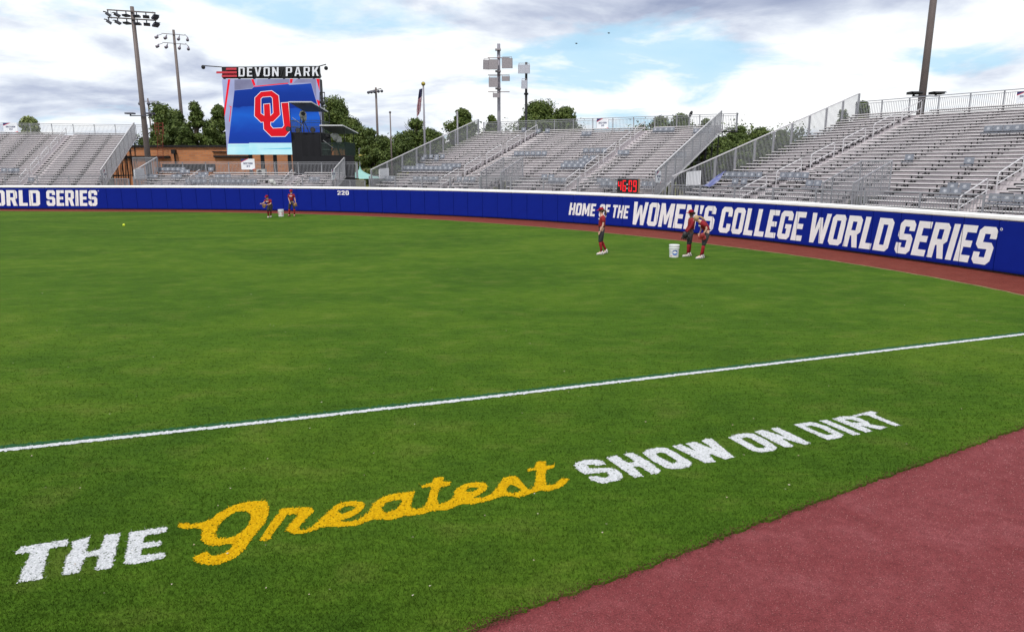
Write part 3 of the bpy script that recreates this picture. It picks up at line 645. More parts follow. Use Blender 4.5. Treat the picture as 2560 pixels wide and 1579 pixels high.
    # aisle handrails
    for a in aisles:
        if a<s0 or a>s1: continue
        i=0
        while i<NR-3:
            d1,d2=D(i)-.05,D(i+3.6)-.05; za,zb2=zd(i),zd(i+3.6)
            q=MB(); q.tube([(a,d1,za-.1),(a,d1,za+.86),(a,d1+.12,za+.95),(a,d2-.08,zb2+.93),(a,d2,zb2+.88),(a,d2,zb2-.1)],.028,6)
            q.tube([(a,d1,za+.45),(a,d2,zb2+.45)],.024,6); q.build('handrail',railm,T)
            i+=5
    if vom:
        a,b,nv=vom; dv=D(nv)-.2
        for s in (a,b):
            q=MB(); z1=zd(0)+1.35; z2=zd(nv)+1.6
            q.bar((s,-.7,z1),(s,0.,z1+.25),.05); q.bar((s,0,z1+.25),(s,dv,z2),.05)
            for k in range(int((dv+.7)/.11)):
                d=-.7+k*.11; zt=z1+(.25*(d+.7)/.7) if d<0 else z1+.25+(z2-z1-.25)*d/dv; q.bar((s,d,zd(0)-.6),(s,d,zt),.018)
            for d,zt in ((-.7,z1),(0,z1+.25),(dv,z2)): q.bar((s,d,zd(0)-.6),(s,d,zt+.05),.06)
            q.build('entry_guard',galv,T)
        q=MB(); q.bar((a,dv,zd(nv)+1.6),(b,dv,zd(nv)+1.6),.05)
        for k in range(1,int((b-a)/.11)): q.bar((a+k*.11,dv,zd(nv)-.3),(a+k*.11,dv,zd(nv)+1.6),.018)
        for k in range(4): q.bar((a,dv,zd(nv)-.1+k*.45),(b,dv,zd(nv)-.1+k*.45),.015)
        q.build('entry_guard',galv,T)
        for k in range(5):
            MB().box((a+.05,-.9+k*.33,.3+k*.24),(b-.05,-.6+k*.33,.35+k*.24)).build('entry_step',darks,T)
    stands[key]=(T,P,NR); return T
P20=(-10.33,54.08,1.98,-.52,.628,.1855); P19=(9.74,41.7,1.66,-1.013,.58,.1835); P22=(-35.1,61.1,1.94,.264,.561,.194); P21=(-30.8,58.8,1.84,-.05,.61,.19)
stand('20','aluminium grandstand in the middle, behind the clock, under the SECTION 20 banner',P20,25,0,22.0,[6.05,15.9],(9.87,11.45,4))
stand('19','tall aluminium grandstand on the right behind the large wall lettering',P19,29,0,24,[4.57,15.6],(9.9,11.4,4),guards='L')
stand('22','aluminium grandstand at the far left under the SECTION 22 banner',P22,25,-21,0,[-6.2],None,guards='R')
stand('21','low short grandstand below the big video screen',P21,6,0,16.3,[4.2,12.2],None,guards='LR',back=1.0)
for T,P,n in stands.values():
    del T['_P']
def stand_s(P,i,px,dd=0,z=None):      # position along a row that is seen at photo column px
    x0,y0,z0,th,t,r=P; z=z0+r*i if z is None else z; k=(px-1280)/F*(math.cos(PITCH)-(z-CH)*math.sin(PITCH)/(y0+.8*(t*i+dd))); ex=(math.cos(th),math.sin(th)); ey=(-ex[1],ex[0]); d=t*i+dd
    X=x0+ey[0]*d; Y=y0+ey[1]*d; return (k*Y-X)/(ex[0]-k*ex[1])
def stand_w(P,s,d,z):
    x0,y0,z0,th,t,r=P; ex=(math.cos(th),math.sin(th)); ey=(-ex[1],ex[0]); return Vector((x0+ex[0]*s+ey[0]*d,y0+ex[1]*s+ey[1]*d,z))
def to_px(p):
    c,s=math.cos(PITCH),math.sin(PITCH); z=p.z-CH; d=p.y*c-z*s; u=p.y*s+z*c; return 1280+F*p.x/d,789.5-F*u/d
# --- clip-on seats
def make_seat():
    r_=thing('stadium_seat','x','stadium seat',local=True)
    q=MB(); q.box((-.21,.02,.03),(.21,.36,.065)); q.box((-.21,0,.02),(.21,.03,.06)); q.build('seat',seatg,r_)
    M_=Matrix.Translation((0,.36,.12))@Matrix.Rotation(R(-10),4,'X')
    q=MB(); q.box((-.215,-.015,0),(.215,.015,.31),M_); q.box((-.19,-.02,.02),(.19,-.015,.29),M_); q.build('backrest',seatg,r_)
    q=MB()
    for k in range(5):
        a=k*1.2566+1.5708; c=[(0,0)]
        q.add([M_@Vector(v) for v in ((.03*math.cos(a-.9),-.0225,.16+.03*math.sin(a-.9)),(.03*math.cos(a+.9),-.0225,.16+.03*math.sin(a+.9)),(.085*math.cos(a),-.0225,.16+.085*math.sin(a)))],[(0,1,2)])
        a+=.628; q.add([M_@Vector(v) for v in ((.06*math.cos(a-.25),-.0225,.16+.06*math.sin(a-.25)),(.06*math.cos(a+.25),-.0225,.16+.06*math.sin(a+.25)),(.085*math.cos(a+.3),-.0225,.16+.085*math.sin(a+.3)),(.085*math.cos(a-.3),-.0225,.16+.085*math.sin(a-.3)))],[(0,1,2,3)])
    q.add([M_@Vector((.035*math.cos(k*1.047),-.0225,.16+.035*math.sin(k*1.047))) for k in range(6)],[tuple(range(6))])
    q.build('emblem',mat('emblem_grey',(.55,.56,.6),.5),r_)
    for x in (-.16,.16): q=MB(); q.bar((x,.3,.03),(x,.37,.16),.025); q.bar((x,.02,-.05),(x,.02,.03),.02); q.bar((x,.02,-.06),(x,.26,-.06),.02); q.bar((x,.28,-.06),(x,.31,.05),.025); q.build('bracket',blackm,r_)
    return r_
proto=make_seat(); first=True
SEATS=[('20',1057,1100,400,4,'grey clip-on seat in the raised run of four at the left end of the middle stand'),('20',1051,1051,406,1,'lone grey clip-on seat just below the run of four at the middle stand\'s left end'),('20',1085,1085,406,1,'single grey clip-on seat under the right end of the left run of four'),('20',1037,1049,424,2,'grey clip-on seat in the pair above the long run of eleven'),('20',1105,1139,424,4,'grey clip-on seat in the four beside the first handrail, above the long run'),('20',1004,1117,430,11,'grey clip-on seat in the long run of eleven, middle stand lower left'),('20',951,972,455,3,'grey clip-on seat in the front three at the middle stand\'s left corner'),('20',1031,1083,455,5,'grey clip-on seat in the front run of five left of the first handrail'),('20',1142,1175,457,3,'grey clip-on seat in the front three right of the first handrail'),('20',1285,1355,394,6,'grey clip-on seat in the run of six halfway up the middle stand'),('20',1341,1364,335,2,'grey clip-on seat in the pair near the top of the first aisle'),('20',1304,1304,330,1,'lone grey clip-on seat at the top row by the black pole'),('20',1355,1372,453,2,'grey clip-on seat in the low pair right of the stair entry'),('20',1376,1398,460,3,'grey clip-on seat in the bottom row left of the second handrail'),('20',1456,1467,341,2,'grey clip-on seat in the pair under the SECTION 20 banner'),('20',1459,1505,387,4,'grey clip-on seat in the run of four left of the second handrail'),('20',1458,1476,405,2,'grey clip-on seat in the pair below the four by the second handrail'),('20',1448,1463,412,2,'grey clip-on seat in the second pair by the second handrail'),('20',1410,1453,419,4,'grey clip-on seat in the upper four of the block left of the second handrail'),('20',1403,1447,427,4,'grey clip-on seat in the lower four of the block left of the second handrail'),('20',1547,1560,393,2,'grey clip-on seat in the pair right of the second handrail'),('20',1494,1512,461,2,'grey clip-on seat in the pair just left of the clock'),('20',1504,1537,470,3,'grey clip-on seat in the bottom three left of the clock'),('20',1608,1622,474,2,'grey clip-on seat in the pair right of the clock'),('20',1634,1675,330,4,'grey clip-on seat in the top run of four right of the second aisle'),('20',1755,1787,333,3,'grey clip-on seat in the top three at the right end of the middle stand'),('20',1702,1712,393,2,'grey clip-on seat in the pair by the middle stand\'s right guard'),
('19',1806,1886,450,6,'grey clip-on seat in the run of six at the right stand\'s lower left'),('19',1827,1848,467,2,'grey clip-on seat in the pair below the run of six'),('19',1947,2001,453,4,'grey clip-on seat in the run of four right of the right stand\'s first handrail'),('19',2013,2032,475,2,'grey clip-on seat in the low pair left of the right stand\'s stair entry'),('19',2411,2411,412,1,'lone grey clip-on seat, the farther right of two singles in the right stand'),('19',2262,2262,411,1,'lone grey clip-on seat above the right stand\'s stair entry'),('19',2370,2401,478,2,'grey clip-on seat in the upper pair left of the right stand\'s last handrail'),('19',2353,2379,491,2,'grey clip-on seat in the lower pair left of the right stand\'s last handrail'),('19',2480,2540,507,3,'grey clip-on seat in the front three at the right edge of the photo'),('19',2458,2555,330,5,'grey clip-on seat in the run of five high in the right stand'),
('22',7,38,434,3,'grey clip-on seat in the low run at the left edge of the photo'),('22',75,75,457,1,'lone grey clip-on seat at the front of the far left stand'),
('21',390,452,431,6,'grey clip-on seat in the top run of six in the low stand'),('21',451,464,437,2,'grey clip-on seat in the pair below the run of six in the low stand'),('21',523,523,425,1,'lone grey clip-on seat at the top of the low stand'),('21',498,510,442,2,'grey clip-on seat in the pair below the lone top seat of the low stand'),('21',490,503,448,2,'grey clip-on seat in the second pair in the low stand'),('21',358,382,449,3,'grey clip-on seat in the left three beside the white board'),('21',430,443,449,2,'grey clip-on seat in the pair left of the low stand\'s first handrail'),('21',545,561,448,3,'grey clip-on seat in the middle three of the low stand'),('21',468,503,460,4,'grey clip-on seat in the front four of the low stand'),('21',527,630,460,9,'grey clip-on seat in the long front run of nine in the low stand'),('21',776,790,457,2,'grey clip-on seat in the pair at the low stand\'s right')]
for key,pa,pb,py,n,lab in SEATS:
    T,P,NR=stands[key]; mid=(pa+pb)/2
    best=min(range(NR),key=lambda i:abs(to_px(stand_w(P,stand_s(P,i,mid),P[4]*i,P[2]+P[5]*i))[1]-py))
    i=best; sa,sb=stand_s(P,i,pa),stand_s(P,i,pb)
    if n>1 and (sb-sa)/(n-1)<.45: m_=(sa+sb)/2; sa=m_-.225*(n-1); sb=m_+.225*(n-1)
    lim={'20':21.6,'19':23.6,'22':-.4,'21':15.9}[key]
    if sb>lim: sa-=sb-lim; sb=lim
    for k in range(n):
        s=sa+(sb-sa)*k/max(1,n-1); o=proto if first else copy_tree(proto); first=False
        o.location=stand_w(P,s,P[4]*i-.02,P[2]+P[5]*i+.002); o.rotation_euler=(0,0,P[3]+R(rnd.uniform(-2,2)))
        if n>1:
            ph=lab.split(' in the ',1)[-1]
            od=('left','right') if n==2 else ('leftmost','second','third','fourth','fifth','sixth','seventh','eighth','ninth','tenth','eleventh')
            w1=od[k] if (n==2 or k<n-1) else 'rightmost'
            lab2=' '.join(('%s grey seat of the '%w1+ph).split()[:16])
        else: lab2=' '.join(lab.split()[:16])
        o['label']=lab2; o['group']='grey clip-on stadium seats'
# ---------------------------------------------------------------- signs
navy=mat('navy_print',(.03,.035,.13),.5); redp=mat('red_print',(.62,.03,.05),.5); signw=mat('sign_white',(.78,.80,.84),.5,0,.05,2)
def section_sign(label,org,ex,w_,h_,num,side=False):
    """board whose lower left corner is org; ex = unit vector along it"""
    ex=Vector(ex).normalized(); n=Vector((ex.y,-ex.x,0)); T=thing('section_sign',label,'sign',tuple(org),group='section number banners')
    f=lambda a,b,d:Vector(org)+ex*a+Vector((0,0,b))+n*d
    q=MB(); slab(q,[[(0,0),(w_,0),(w_,h_),(0,h_)]],f,.02); q.build('board',signw,T)
    q=MB(); slab(q,[[(0,h_),(0,h_*.72),(w_*.46,h_)]],lambda a,b,d:f(a,b,.024+d)); q.build('corner_flash',navy,T)
    q=MB(); slab(q,[[(0,h_*.72),(0,h_*.66),(w_*.56,h_),(w_*.46,h_)]],lambda a,b,d:f(a,b,.024+d)); slab(q,[[(w_,0),(w_,h_*.1),(w_*.74,0)]],lambda a,b,d:f(a,b,.024+d)); q.build('corner_stripe',redp,T)
    tw=w_*(.68 if not side else .8)
    for txt,x0,z0,wd,ht in (('SECTION',(w_-tw)/2,h_*.48,tw,h_*.17),(num,w_*.38,h_*.22,w_*.25,h_*.17)):
        for ch,ps in layout(txt,wd,ht,1.1,3,.12):
            q=MB(); slab(q,[[(a+x0,b+z0) for a,b in p] for p in ps],lambda a,b,d:f(a,b,.024)); q.build('letter',navy,T)
def exv(P): return (math.cos(P[3]),math.sin(P[3]),0)
def on_back(P,NR,px0,px1,py0,py1,label,num):
    d=P[4]*(NR-1)+.3; zq=P[2]+P[5]*NR+.5; sa=stand_s(P,0,px0,d,zq); sb=stand_s(P,0,px1,d,zq); a=stand_w(P,sa,d,0)
    za=at(px0,py1,a.y).z; zt=at(px0,py0,a.y).z; section_sign(label,(a.x,a.y,za),exv(P),sb-sa,zt-za,num)
on_back(P20,25,1492,1521,297,322,'SECTION 20 banner hanging on the top rail of the middle stand','20')
on_back(P22,25,8,43,307,330,'SECTION 22 banner hanging on the top rail of the far left stand','22')
on_back(P21,6,603,637,397,424,'SECTION 21 banner hanging on the rail below the video screen','21')
on_back(P19,29,2537,2585,230,258,'SECTION 19 banner cut by the right edge of the photo','19')
def on_side(P,s,px0,px1,py0,py1,label,num,white=False):
    th=P[3]; ey=Vector((-math.sin(th),math.cos(th),0)); k0=(px0-1280)/F
    def dat(px):
        k=(px-1280)/F*math.cos(PITCH); b=stand_w(P,s,0,0); return (k*b.y-b.x)/(ey.x-k*ey.y)
    d0,d1=dat(px0),dat(px1); a=stand_w(P,s,min(d0,d1),0); z0_=at(px0,py1,a.y).z; z1_=at(px0,py0,a.y).z
    return a,ey,abs(d1-d0),z0_,z1_
for P,s,b4,lab,num in ((P20,22.18,(1641,1658,428,458),'narrow SECTION 20 board on the middle stand\'s right guard','20'),(P22,.18,(256,266,424,452),'narrow SECTION 22 board on the far left stand\'s right guard','22'),(P21,16.48,(828,843,423,450),'narrow SECTION 21 board on the low stand\'s right guard','21')):
    a,ey,wd,z0_,z1_=on_side(P,s,*b4,lab,num); wd=min(max(wd,.45),.9)
    section_sign(lab,(a.x,a.y,z0_),ey,wd,z1_-z0_,num,True)
for P,s,b4,lab in ((P19,.05,(1718,1753,430,466),'blank white board on the left guard of the right stand'),(P21,.05,(334,359,423,448),'blank white board at the low stand\'s left corner'),(P20,.05,(947,971,423,447),'blank white board on the left guard of the middle stand')):
    a,ey,wd,z0_,z1_=on_side(P,s,*b4,lab,''); wd=min(wd,2.4)
    T=thing('white_board',lab,'board',(a.x,a.y,z0_),group='blank white boards')
    q=MB(); n=Vector((ey.y,-ey.x,0))*.02; b=a+ey*wd
    q.add([Vector((p.x,p.y,z))+m_ for p,z,m_ in ((a,z0_,n),(b,z0_+.08,n),(b,z1_+.08,n),(a,z1_,n),(a,z0_,-n),(b,z0_+.08,-n),(b,z1_+.08,-n),(a,z1_,-n))],[(0,1,2,3),(7,6,5,4),(0,4,5,1),(1,5,6,2),(2,6,7,3),(3,7,4,0)]); q.build('panel',mat('board_white',(.82,.83,.86),.5),T)
    q=MB()
    for k in range(int(wd/.12)): p=a+ey*(k*.12+.06); q.bar(Vector((p.x,p.y,z0_-.1))+n*1.9,Vector((p.x,p.y,z1_+.12))+n*1.9,.018)
    q.build('bars',galv,T)
# crowd fences between the stands
def fence(label,a,b,z0_,H,group='crowd fences between the stands'):
    a=Vector(a);b=Vector(b); L_=(b-a).length; n=max(1,round(L_/2.3)); T=thing('crowd_fence',label,'fence',(a.x,a.y,0),math.atan2(b.y-a.y,b.x-a.x),group,local=True)
    g=guard(L_/n,H,base=.1,sec=False).mesh('fence_panel',galv); pp=MB().box((-.035,-.035,-z0_),(.035,.035,H+.02)).mesh('post',galv)
    for k in range(n): put('fence_panel',g,T,(k*L_/n,0,z0_))
    for k in range(n+1): put('post',pp,T,(k*L_/n,0,z0_))
fence('crowd fence in the gap right of the low stand',stand_w(P21,16.7,-.6,0),stand_w(P20,-.3,-.9,0),1.05,1.2)
fence('crowd fence in the gap right of the far left stand',stand_w(P22,.3,-.6,0),stand_w(P21,-.3,-.9,0),1.0,1.3)
fence('crowd fence between the middle and right stands',stand_w(P20,22.2,-.7,0),stand_w(P19,-.2,-.8,0),.9,1.45)
# ---------------------------------------------------------------- running clock on the wall
cs=stand_w(P20,0,0,0)
cpos=at(1571,482,39.6); T=thing('clock','black scoreboard clock with red digits reading 46:09 above the wall','clock',tuple(cpos))
ct=wallpt(54.4,0,0); ct2=wallpt(54.9,0,0); ce=(ct2-ct).normalized(); cn=Vector((ce.y,-ce.x,0))
cf=lambda a,b,d:cpos+ce*a+Vector((0,0,b))+cn*d
CW=1.44; CHh=.76
q=MB(); slab(q,[[(-CW/2,0),(CW/2,0),(CW/2,CHh),(-CW/2,CHh)]],cf,.12); q.build('case',blackm,T)
q=MB(); slab(q,[[(CW/2+.003,0),(CW/2+.06,0),(CW/2+.06,CHh),(CW/2+.003,CHh)]],cf,.08); q.build('side_plate',mat('tan_plate',(.35,.2,.12),.7),T)
q=MB(); slab(q,[[(-CW/2-.3,-.16),(CW/2+.35,-.16),(CW/2+.35,-.02),(-CW/2-.3,-.02)]],cf,.3); q.build('base',blackm,T)
redl=mat('red_led',(1,.02,.03),.5,emit=1.5,col2=(.9,.01,.02))
SEG={'4':'bcfg','6':'acdefg','0':'abcdef','9':'abcdfg'}
def segdigit(d,x,w_,h_,th):
    hh=h_/2; r_={'a':[(x,h_-th),(x+w_,h_-th),(x+w_,h_),(x,h_)],'d':[(x,0),(x+w_,0),(x+w_,th),(x,th)],'g':[(x,hh-th/2),(x+w_,hh-th/2),(x+w_,hh+th/2),(x,hh+th/2)],
     'f':[(x,hh+th*.6),(x+th,hh+th*.6),(x+th,h_-th*1.1),(x,h_-th*1.1)],'b':[(x+w_-th,hh+th*.6),(x+w_,hh+th*.6),(x+w_,h_-th*1.1),(x+w_-th,h_-th*1.1)],
     'e':[(x,th*1.1),(x+th,th*1.1),(x+th,hh-th*.6),(x,hh-th*.6)],'c':[(x+w_-th,th*1.1),(x+w_,th*1.1),(x+w_,hh-th*.6),(x+w_-th,hh-th*.6)]}
    for s_ in SEG[d]:
        q.add([cf(a,b+.07,.124) for a,b in r_[s_]],[(0,1,2,3)])
for d,x in zip('4609',(-.65,-.33,.10,.42)):
    q=MB(); segdigit(d,x,.23,.61,.058); q.build('digit',redl,T)
q=MB()
for z in (.24,.46): q.add([cf(-.012+a,z+b,.124) for a,b in ((-.03,-.03),(.03,-.03),(.03,.03),(-.03,.03))],[(0,1,2,3)])
q.build('colon',mat('white_led',(1,.9,.9),.5,emit=1.0),T)
# ---------------------------------------------------------------- video board
YS=72.
scr=thing('video_board','big video board with red OU emblem on blue under a DEVON PARK sign','scoreboard',tuple(at(680,420,YS+.5))[:2]+(0,))
def em(name,c,c2=None,s=1.): return mat(name,c,.5,emit=s,col2=c2 or c,scale=.35)
def sp(off): 
    def f(a,b,d): p=at(520+a/6.047,150+b/6.047,YS-off); return p+Vector((0,-d,0))
    return f
TL,TR,BR_,BL=(212,292),(1685,285),(1745,1430),(290,1432)
q=MB(); v=[sp(0)(*p,0) for p in (BL,BR_,TR,TL)]; q.add(v+[x+Vector((0,1.0,0)) for x in v],[(0,1,2,3),(7,6,5,4),(0,4,5,1),(1,5,6,2),(2,6,7,3),(3,7,4,0)]); q.build('screen_body',blackm,scr)
def layer(name,polys,off,m): q=MB(); slab(q,[[(a,-b) for a,b in p] for p in polys],lambda a,b,d:sp(off)(a,-b,0)); q.build(name,m,scr); return q
def gradient_screen(name,stops,axis_lo,axis_hi):
    m,t,b=nodes_mat(name); g=t.nodes.new('ShaderNodeNewGeometry').outputs['Position']; se=t.nodes.new('ShaderNodeSeparateXYZ'); t.links.new(g,se.inputs[0])
    mr=t.nodes.new('ShaderNodeMapRange'); mr.inputs[1].default_value=axis_lo; mr.inputs[2].default_value=axis_hi; t.links.new(se.outputs[2],mr.inputs[0])
    nz=tn(t,g,.35,4,.6,(1,1,2.5),.4); ad=t.nodes.new('ShaderNodeMath'); ad.operation='MULTIPLY_ADD'; ad.inputs[1].default_value=.25; t.links.new(nz,ad.inputs[0]); t.links.new(mr.outputs[0],ad.inputs[2])
    sb=t.nodes.new('ShaderNodeMath'); sb.operation='SUBTRACT'; sb.inputs[1].default_value=.125; t.links.new(ad.outputs[0],sb.inputs[0])
    c=trr(t,sb.outputs[0],stops); t.links.new(c,b.inputs['Emission Color']); b.inputs['Emission Strength'].default_value=1; b.inputs['Base Color'].default_value=(.006,.006,.006,1); b.inputs['Roughness'].default_value=.7; b.inputs['Specular IOR Level'].default_value=.05
    return m
layer('frame_picture',[[TL,TR,BR_,BL]],.02,em('led_lilac',(.42,.46,.72),(.30,.33,.55)))
layer('frame_picture',[[(400,300),(640,295),(700,385),(668,430),(400,455)]],.03,em('led_greylilac',(.26,.27,.42),(.18,.18,.30)))
layer('frame_picture',[[(750,290),(1230,288),(1232,350),(730,385)]],.03,em('led_grey2',(.34,.36,.55),(.22,.23,.38)))
layer('frame_picture',[[(1350,287),(1630,286),(1640,600),(1560,345),(1290,350)]],.03,em('led_grey3',(.20,.19,.33),(.30,.30,.48)))
zlo=at(600,150+1255/6.047,YS).z; zhi=at(600,150+380/6.047,YS).z
layer('blue_picture',[[(400,462),(665,437),(690,412),(1210,365),(1235,380),(1558,355),(1640,640),(1700,900),(1725,1252),(620,1252),(620,1262),(308,1262)]],.04,gradient_screen('led_blue',[(0,(.006,.045,.36)),(.18,(.008,.05,.40)),(.45,(.012,.12,.62)),(.60,(.010,.075,.46)),(.62,(.005,.030,.27)),(.85,(.006,.04,.32)),(1,(.01,.06,.42))],zlo,zhi))
layer('cyan_band',[[(300,1270),(622,1266),(622,1256),(1732,1256),(1744,1430),(292,1432)]],.05,em('led_cyan',(.40,.80,.93),(.62,.92,.97)))
layer('cyan_band',[[(735,1350),(1250,1327),(1262,1346)],[(300,1300),(620,1298),(620,1304),(300,1306)]],.06,em('led_teal',(.16,.55,.75)))
ledred=em('led_red',(.95,.012,.03),(.85,.01,.03))
for p in ([(303,293),(337,293),(262,800),(250,862),(243,740)],[(650,293),(690,293),(720,382),(690,392)],[(1240,287),(1285,287),(1272,350),(1238,352)],[(1635,287),(1684,286),(1687,470)],[(345,700),(356,700),(329,935),(317,935)],[(320,690),(350,712),(345,722),(318,700)],[(1640,600),(1687,620),(1690,690),(1668,690)]):
    layer('red_stripe',[p],.05,ledred)
layer('red_stripe',[[(690,396),(1210,346),(1212,360),(692,409)]],.07,ledred)
def offs(p,d):
    n=len(p); o=[]
    A=sum(p[i][0]*p[(i+1)%n][1]-p[(i+1)%n][0]*p[i][1] for i in range(n)); sg=1 if A>0 else -1
    for i in range(n):
        a=Vector(p[i-1]);b=Vector(p[i]);c=Vector(p[(i+1)%n]); u=(b-a).normalized();v=(c-b).normalized()
        n1=Vector((-u.y,u.x))*sg;n2=Vector((-v.y,v.x))*sg; m_=(n1+n2); m_=m_/max(.3,m_.length_squared)*2*1.0
        o.append(tuple(b+m_*d*.5*1.0*1.0))
    return o
OU=[(795,478),(965,460),(1073,538),(1097,832),(985,945),(952,945),(952,990),(985,1028),(1118,1022),(1143,990),(1100,645),(1220,637),(1258,1060),(1168,1162),(955,1165),(838,1050),(832,945),(800,950),(697,850),(703,570)]
OH=[(805,590),(828,568),(945,558),(968,580),(980,800),(950,830),(940,655),(835,665),(843,830),(805,805)]
layer('emblem_outline',[OU,OH],.08,em('led_white',(.93,.93,1)))
layer('emblem_red',[offs(OU,15),offs(OH,-15)],.10,em('led_red2',(.78,.008,.02),(.62,.006,.015)))
# sign above
for a,b in (((205,105),(1680,92)),):
    q=MB(); c=[(215,273),(1686,272),(1675,92),(205,105)]; v=[sp(0)(*p,0) for p in c]; q.add(v+[x+Vector((0,.5,0)) for x in v],[(0,1,2,3),(7,6,5,4),(0,4,5,1),(1,5,6,2),(2,6,7,3),(3,7,4,0)]); q.build('sign_backing',blackm,scr)
for k in range(14):
    x=480+k*88; q=MB(); q.bar(sp(.04)(x,262,0),sp(.04)(x+44,108,0),.07); q.bar(sp(.04)(x+44,108,0),sp(.04)(x+88,262,0),.07); q.build('truss_bar',mat('truss_grey',(.03,.03,.032),.5),scr)
for x in range(7): q=MB(); q.bar(sp(-.2)(250+x*225,292,0),sp(-.2)(250+x*225,270,0),.18); q.build('sign_bracket',blackm,scr)
coral=mat('coral_bar',(.62,.045,.07),.5)
for p in ([(272,152),(430,151),(430,120),(272,122)],[(125,207),(435,205),(434,172),(125,174)],[(207,260),(438,258),(437,226),(205,228)]):
    q=MB(); slab(q,[[(a,-b) for a,b in p]],lambda a,b,d:sp(.12+d)(a,-b,0),.12); q.build('red_bar',coral,scr)
lw=mat('sign_letter_white',(.85,.86,.93),.5,emit=0)
tx=layout('DEVON PARK',1222,146,1.6,4.4)
for ch,ps in tx:
    fx=lambda a,b,d:sp(.14+d)(457+a,(255-a*.0065)-b,0)
    # thinner strokes than the wall face: keep outline, widen counters
    pp=[offs(ps[0],7)]+[offs(h_,-9) for h_ in ps[1:]]
    q=MB(); slab(q,pp,fx,.12); q.build('sign_letter',lw,scr)
for x in (640,820,1010,1230): 
    q=MB(); p=sp(-.5)(x,1432,0); q.box((p.x-.15,p.y-.15,-.1),(p.x+.15,p.y+.15,p.z)); q.build('leg',blackm,scr)
for (xa,ya),(xb,yb) in (((-72,88),(205,108)),((1680,96),(1785,68))):
    q=MB(); q.tube([sp(.3)(xa,ya,0),sp(.3)(xb,yb,0)],.05,6); e=(xa,ya) if xa<0 else (xb,yb+35); q.ball(sp(.3)(e[0],e[1]+22,0),.2,8,6); q.build('camera_arm',blackm,scr)
q=MB()   # service cage at its right side
for x in (1692,1762):
    for oo in (.2,-1.0): q.bar(sp(oo)(x,490,0),sp(oo)(x,655,0),.06)
for y in (490,580,655):
    q.bar(sp(.2)(1692,y,0),sp(.2)(1762,y+8,0),.06); q.bar(sp(-1)(1692,y,0),sp(-1)(1762,y,0),.06); q.bar(sp(.2)(1762,y+8,0),sp(-1)(1762,y,0),.06)
q.box(sp(.2)(1692,662,0),sp(-1)(1762,640,0)); q.build('service_cage',darks,scr)
# ---------------------------------------------------------------- camera towers
def tower(label,x0,x1,y0,y1,zf,roof,cage):
    T=thing('camera_tower',label,'camera platform',((x0+x1)/2,(y0+y1)/2,0))
    q=MB(); nseg=14    # draped cloth with folds
    ring=[(x0,y0),(x1,y0),(x1,y1),(x0,y1)]
    for (a,b),(c,d) in zip(ring,ring[1:]+ring[:1]):
        L_=math.hypot(c-a,d-b); n=max(2,int(L_/.22)); nx,ny=(d-b)/L_,-(c-a)/L_
        pts=[]
        for k in range(n+1):
            t_=k/n; w_=.03*math.sin(k*1.9)+.02*math.sin(k*.7); pts.append((a+(c-a)*t_+nx*w_,b+(d-b)*t_+ny*w_))
        for (p,q_) in zip(pts,pts[1:]): q.add([(p[0],p[1],-.1),(q_[0],q_[1],-.1),(q_[0],q_[1],zf-.02),(p[0],p[1],zf-.02)],[(0,1,2,3)])
    q.build('cloth_skirt',clothm,T)
    MB().box((x0-.03,y0-.03,zf-.08),(x1+.03,y1+.03,zf)).build('deck',darks,T)
    fl_,fr_,br_,bl_=roof
    q=MB(); up=Vector((0,0,.07)); q.add([fl_,fr_,br_,bl_]+[v+up for v in (fl_,fr_,br_,bl_)],[(3,2,1,0),(4,5,6,7),(0,1,5,4),(1,2,6,5),(2,3,7,6),(3,0,4,7)]); q.build('roof',mat('roof_sheet',(.10,.10,.11),.6,0,.2,3),T)
    q=MB(); q.bar(fl_+Vector((0,-.03,.03)),fr_+Vector((0,-.03,.03)),.05,.10); q.bar(fr_+Vector((.03,0,.03)),br_+Vector((.03,0,.03)),.05,.10); q.build('roof_edge',mat('roof_edge',(.62,.62,.64),.5),T)
    for (px,py),rp in zip(((x0,y0),(x1,y0),(x1,y1),(x0,y1)),(fl_.lerp(fr_,.3),fr_.lerp(br_,.35),br_,bl_)):
        MB().bar((px,py,zf),(px,py,rp.z),.06).build('post',darks,T)
    for (a,b),(c,d) in zip(ring,ring[1:]+ring[:1]):
        q=MB(); q.bar((a,b,zf+1.05),(c,d,zf+1.05),.045); q.bar((a,b,zf+.5),(c,d,zf+.5),.035)
        L_=math.hypot(c-a,d-b); 
        for k in range(int(L_/.16)): t_=k*.16/L_; q.bar((a+(c-a)*t_,b+(d-b)*t_,zf),(a+(c-a)*t_,b+(d-b)*t_,zf+1.05),.012)
        q.build('railing',mat('green_grey_rail',(.07,.10,.09),.5,.2),T)
    q=MB(); q.tube([(x0+.2,y0,zf+1.3),(x0+1.0,y0+.6,zf+.6)],.025,6); q.build('brace',railm,T)
    if cage:   # windscreen mesh at the right
        q=MB()
        xa=x1-1.05
        for k in range(24): x=xa+k*.044; q.bar((x,y0-.03,zf),(x,y0-.03,zf+1.15),.02)
        for k in range(20): y=y0+k*.2; q.bar((x1+.03,y,zf),(x1+.03,y,zf+1.15),.06)
        for k in range(10): q.bar((xa,y0-.03,zf+.1+k*.11),(x1,y0-.03,zf+.1+k*.11),.02)
        q.build('wind_screen',mat('dark_green_mesh',(.03,.055,.045),.8),T)
    return T
ra=[at(721.5,256,65.),at(777.5,256,65.),at(818.8,280,69.5),at(763,280,69.5)]
tower('upper camera platform with tilted roof on black draped base, right in front of the screen',at(728,333,66).x,at(803,333,66).x,66.,69.2,at(728,331,66).z,ra,False)
rb=[at(799,314.5,63.5),at(856,314.5,63.5),at(894.5,334,68),at(838,336,68)]
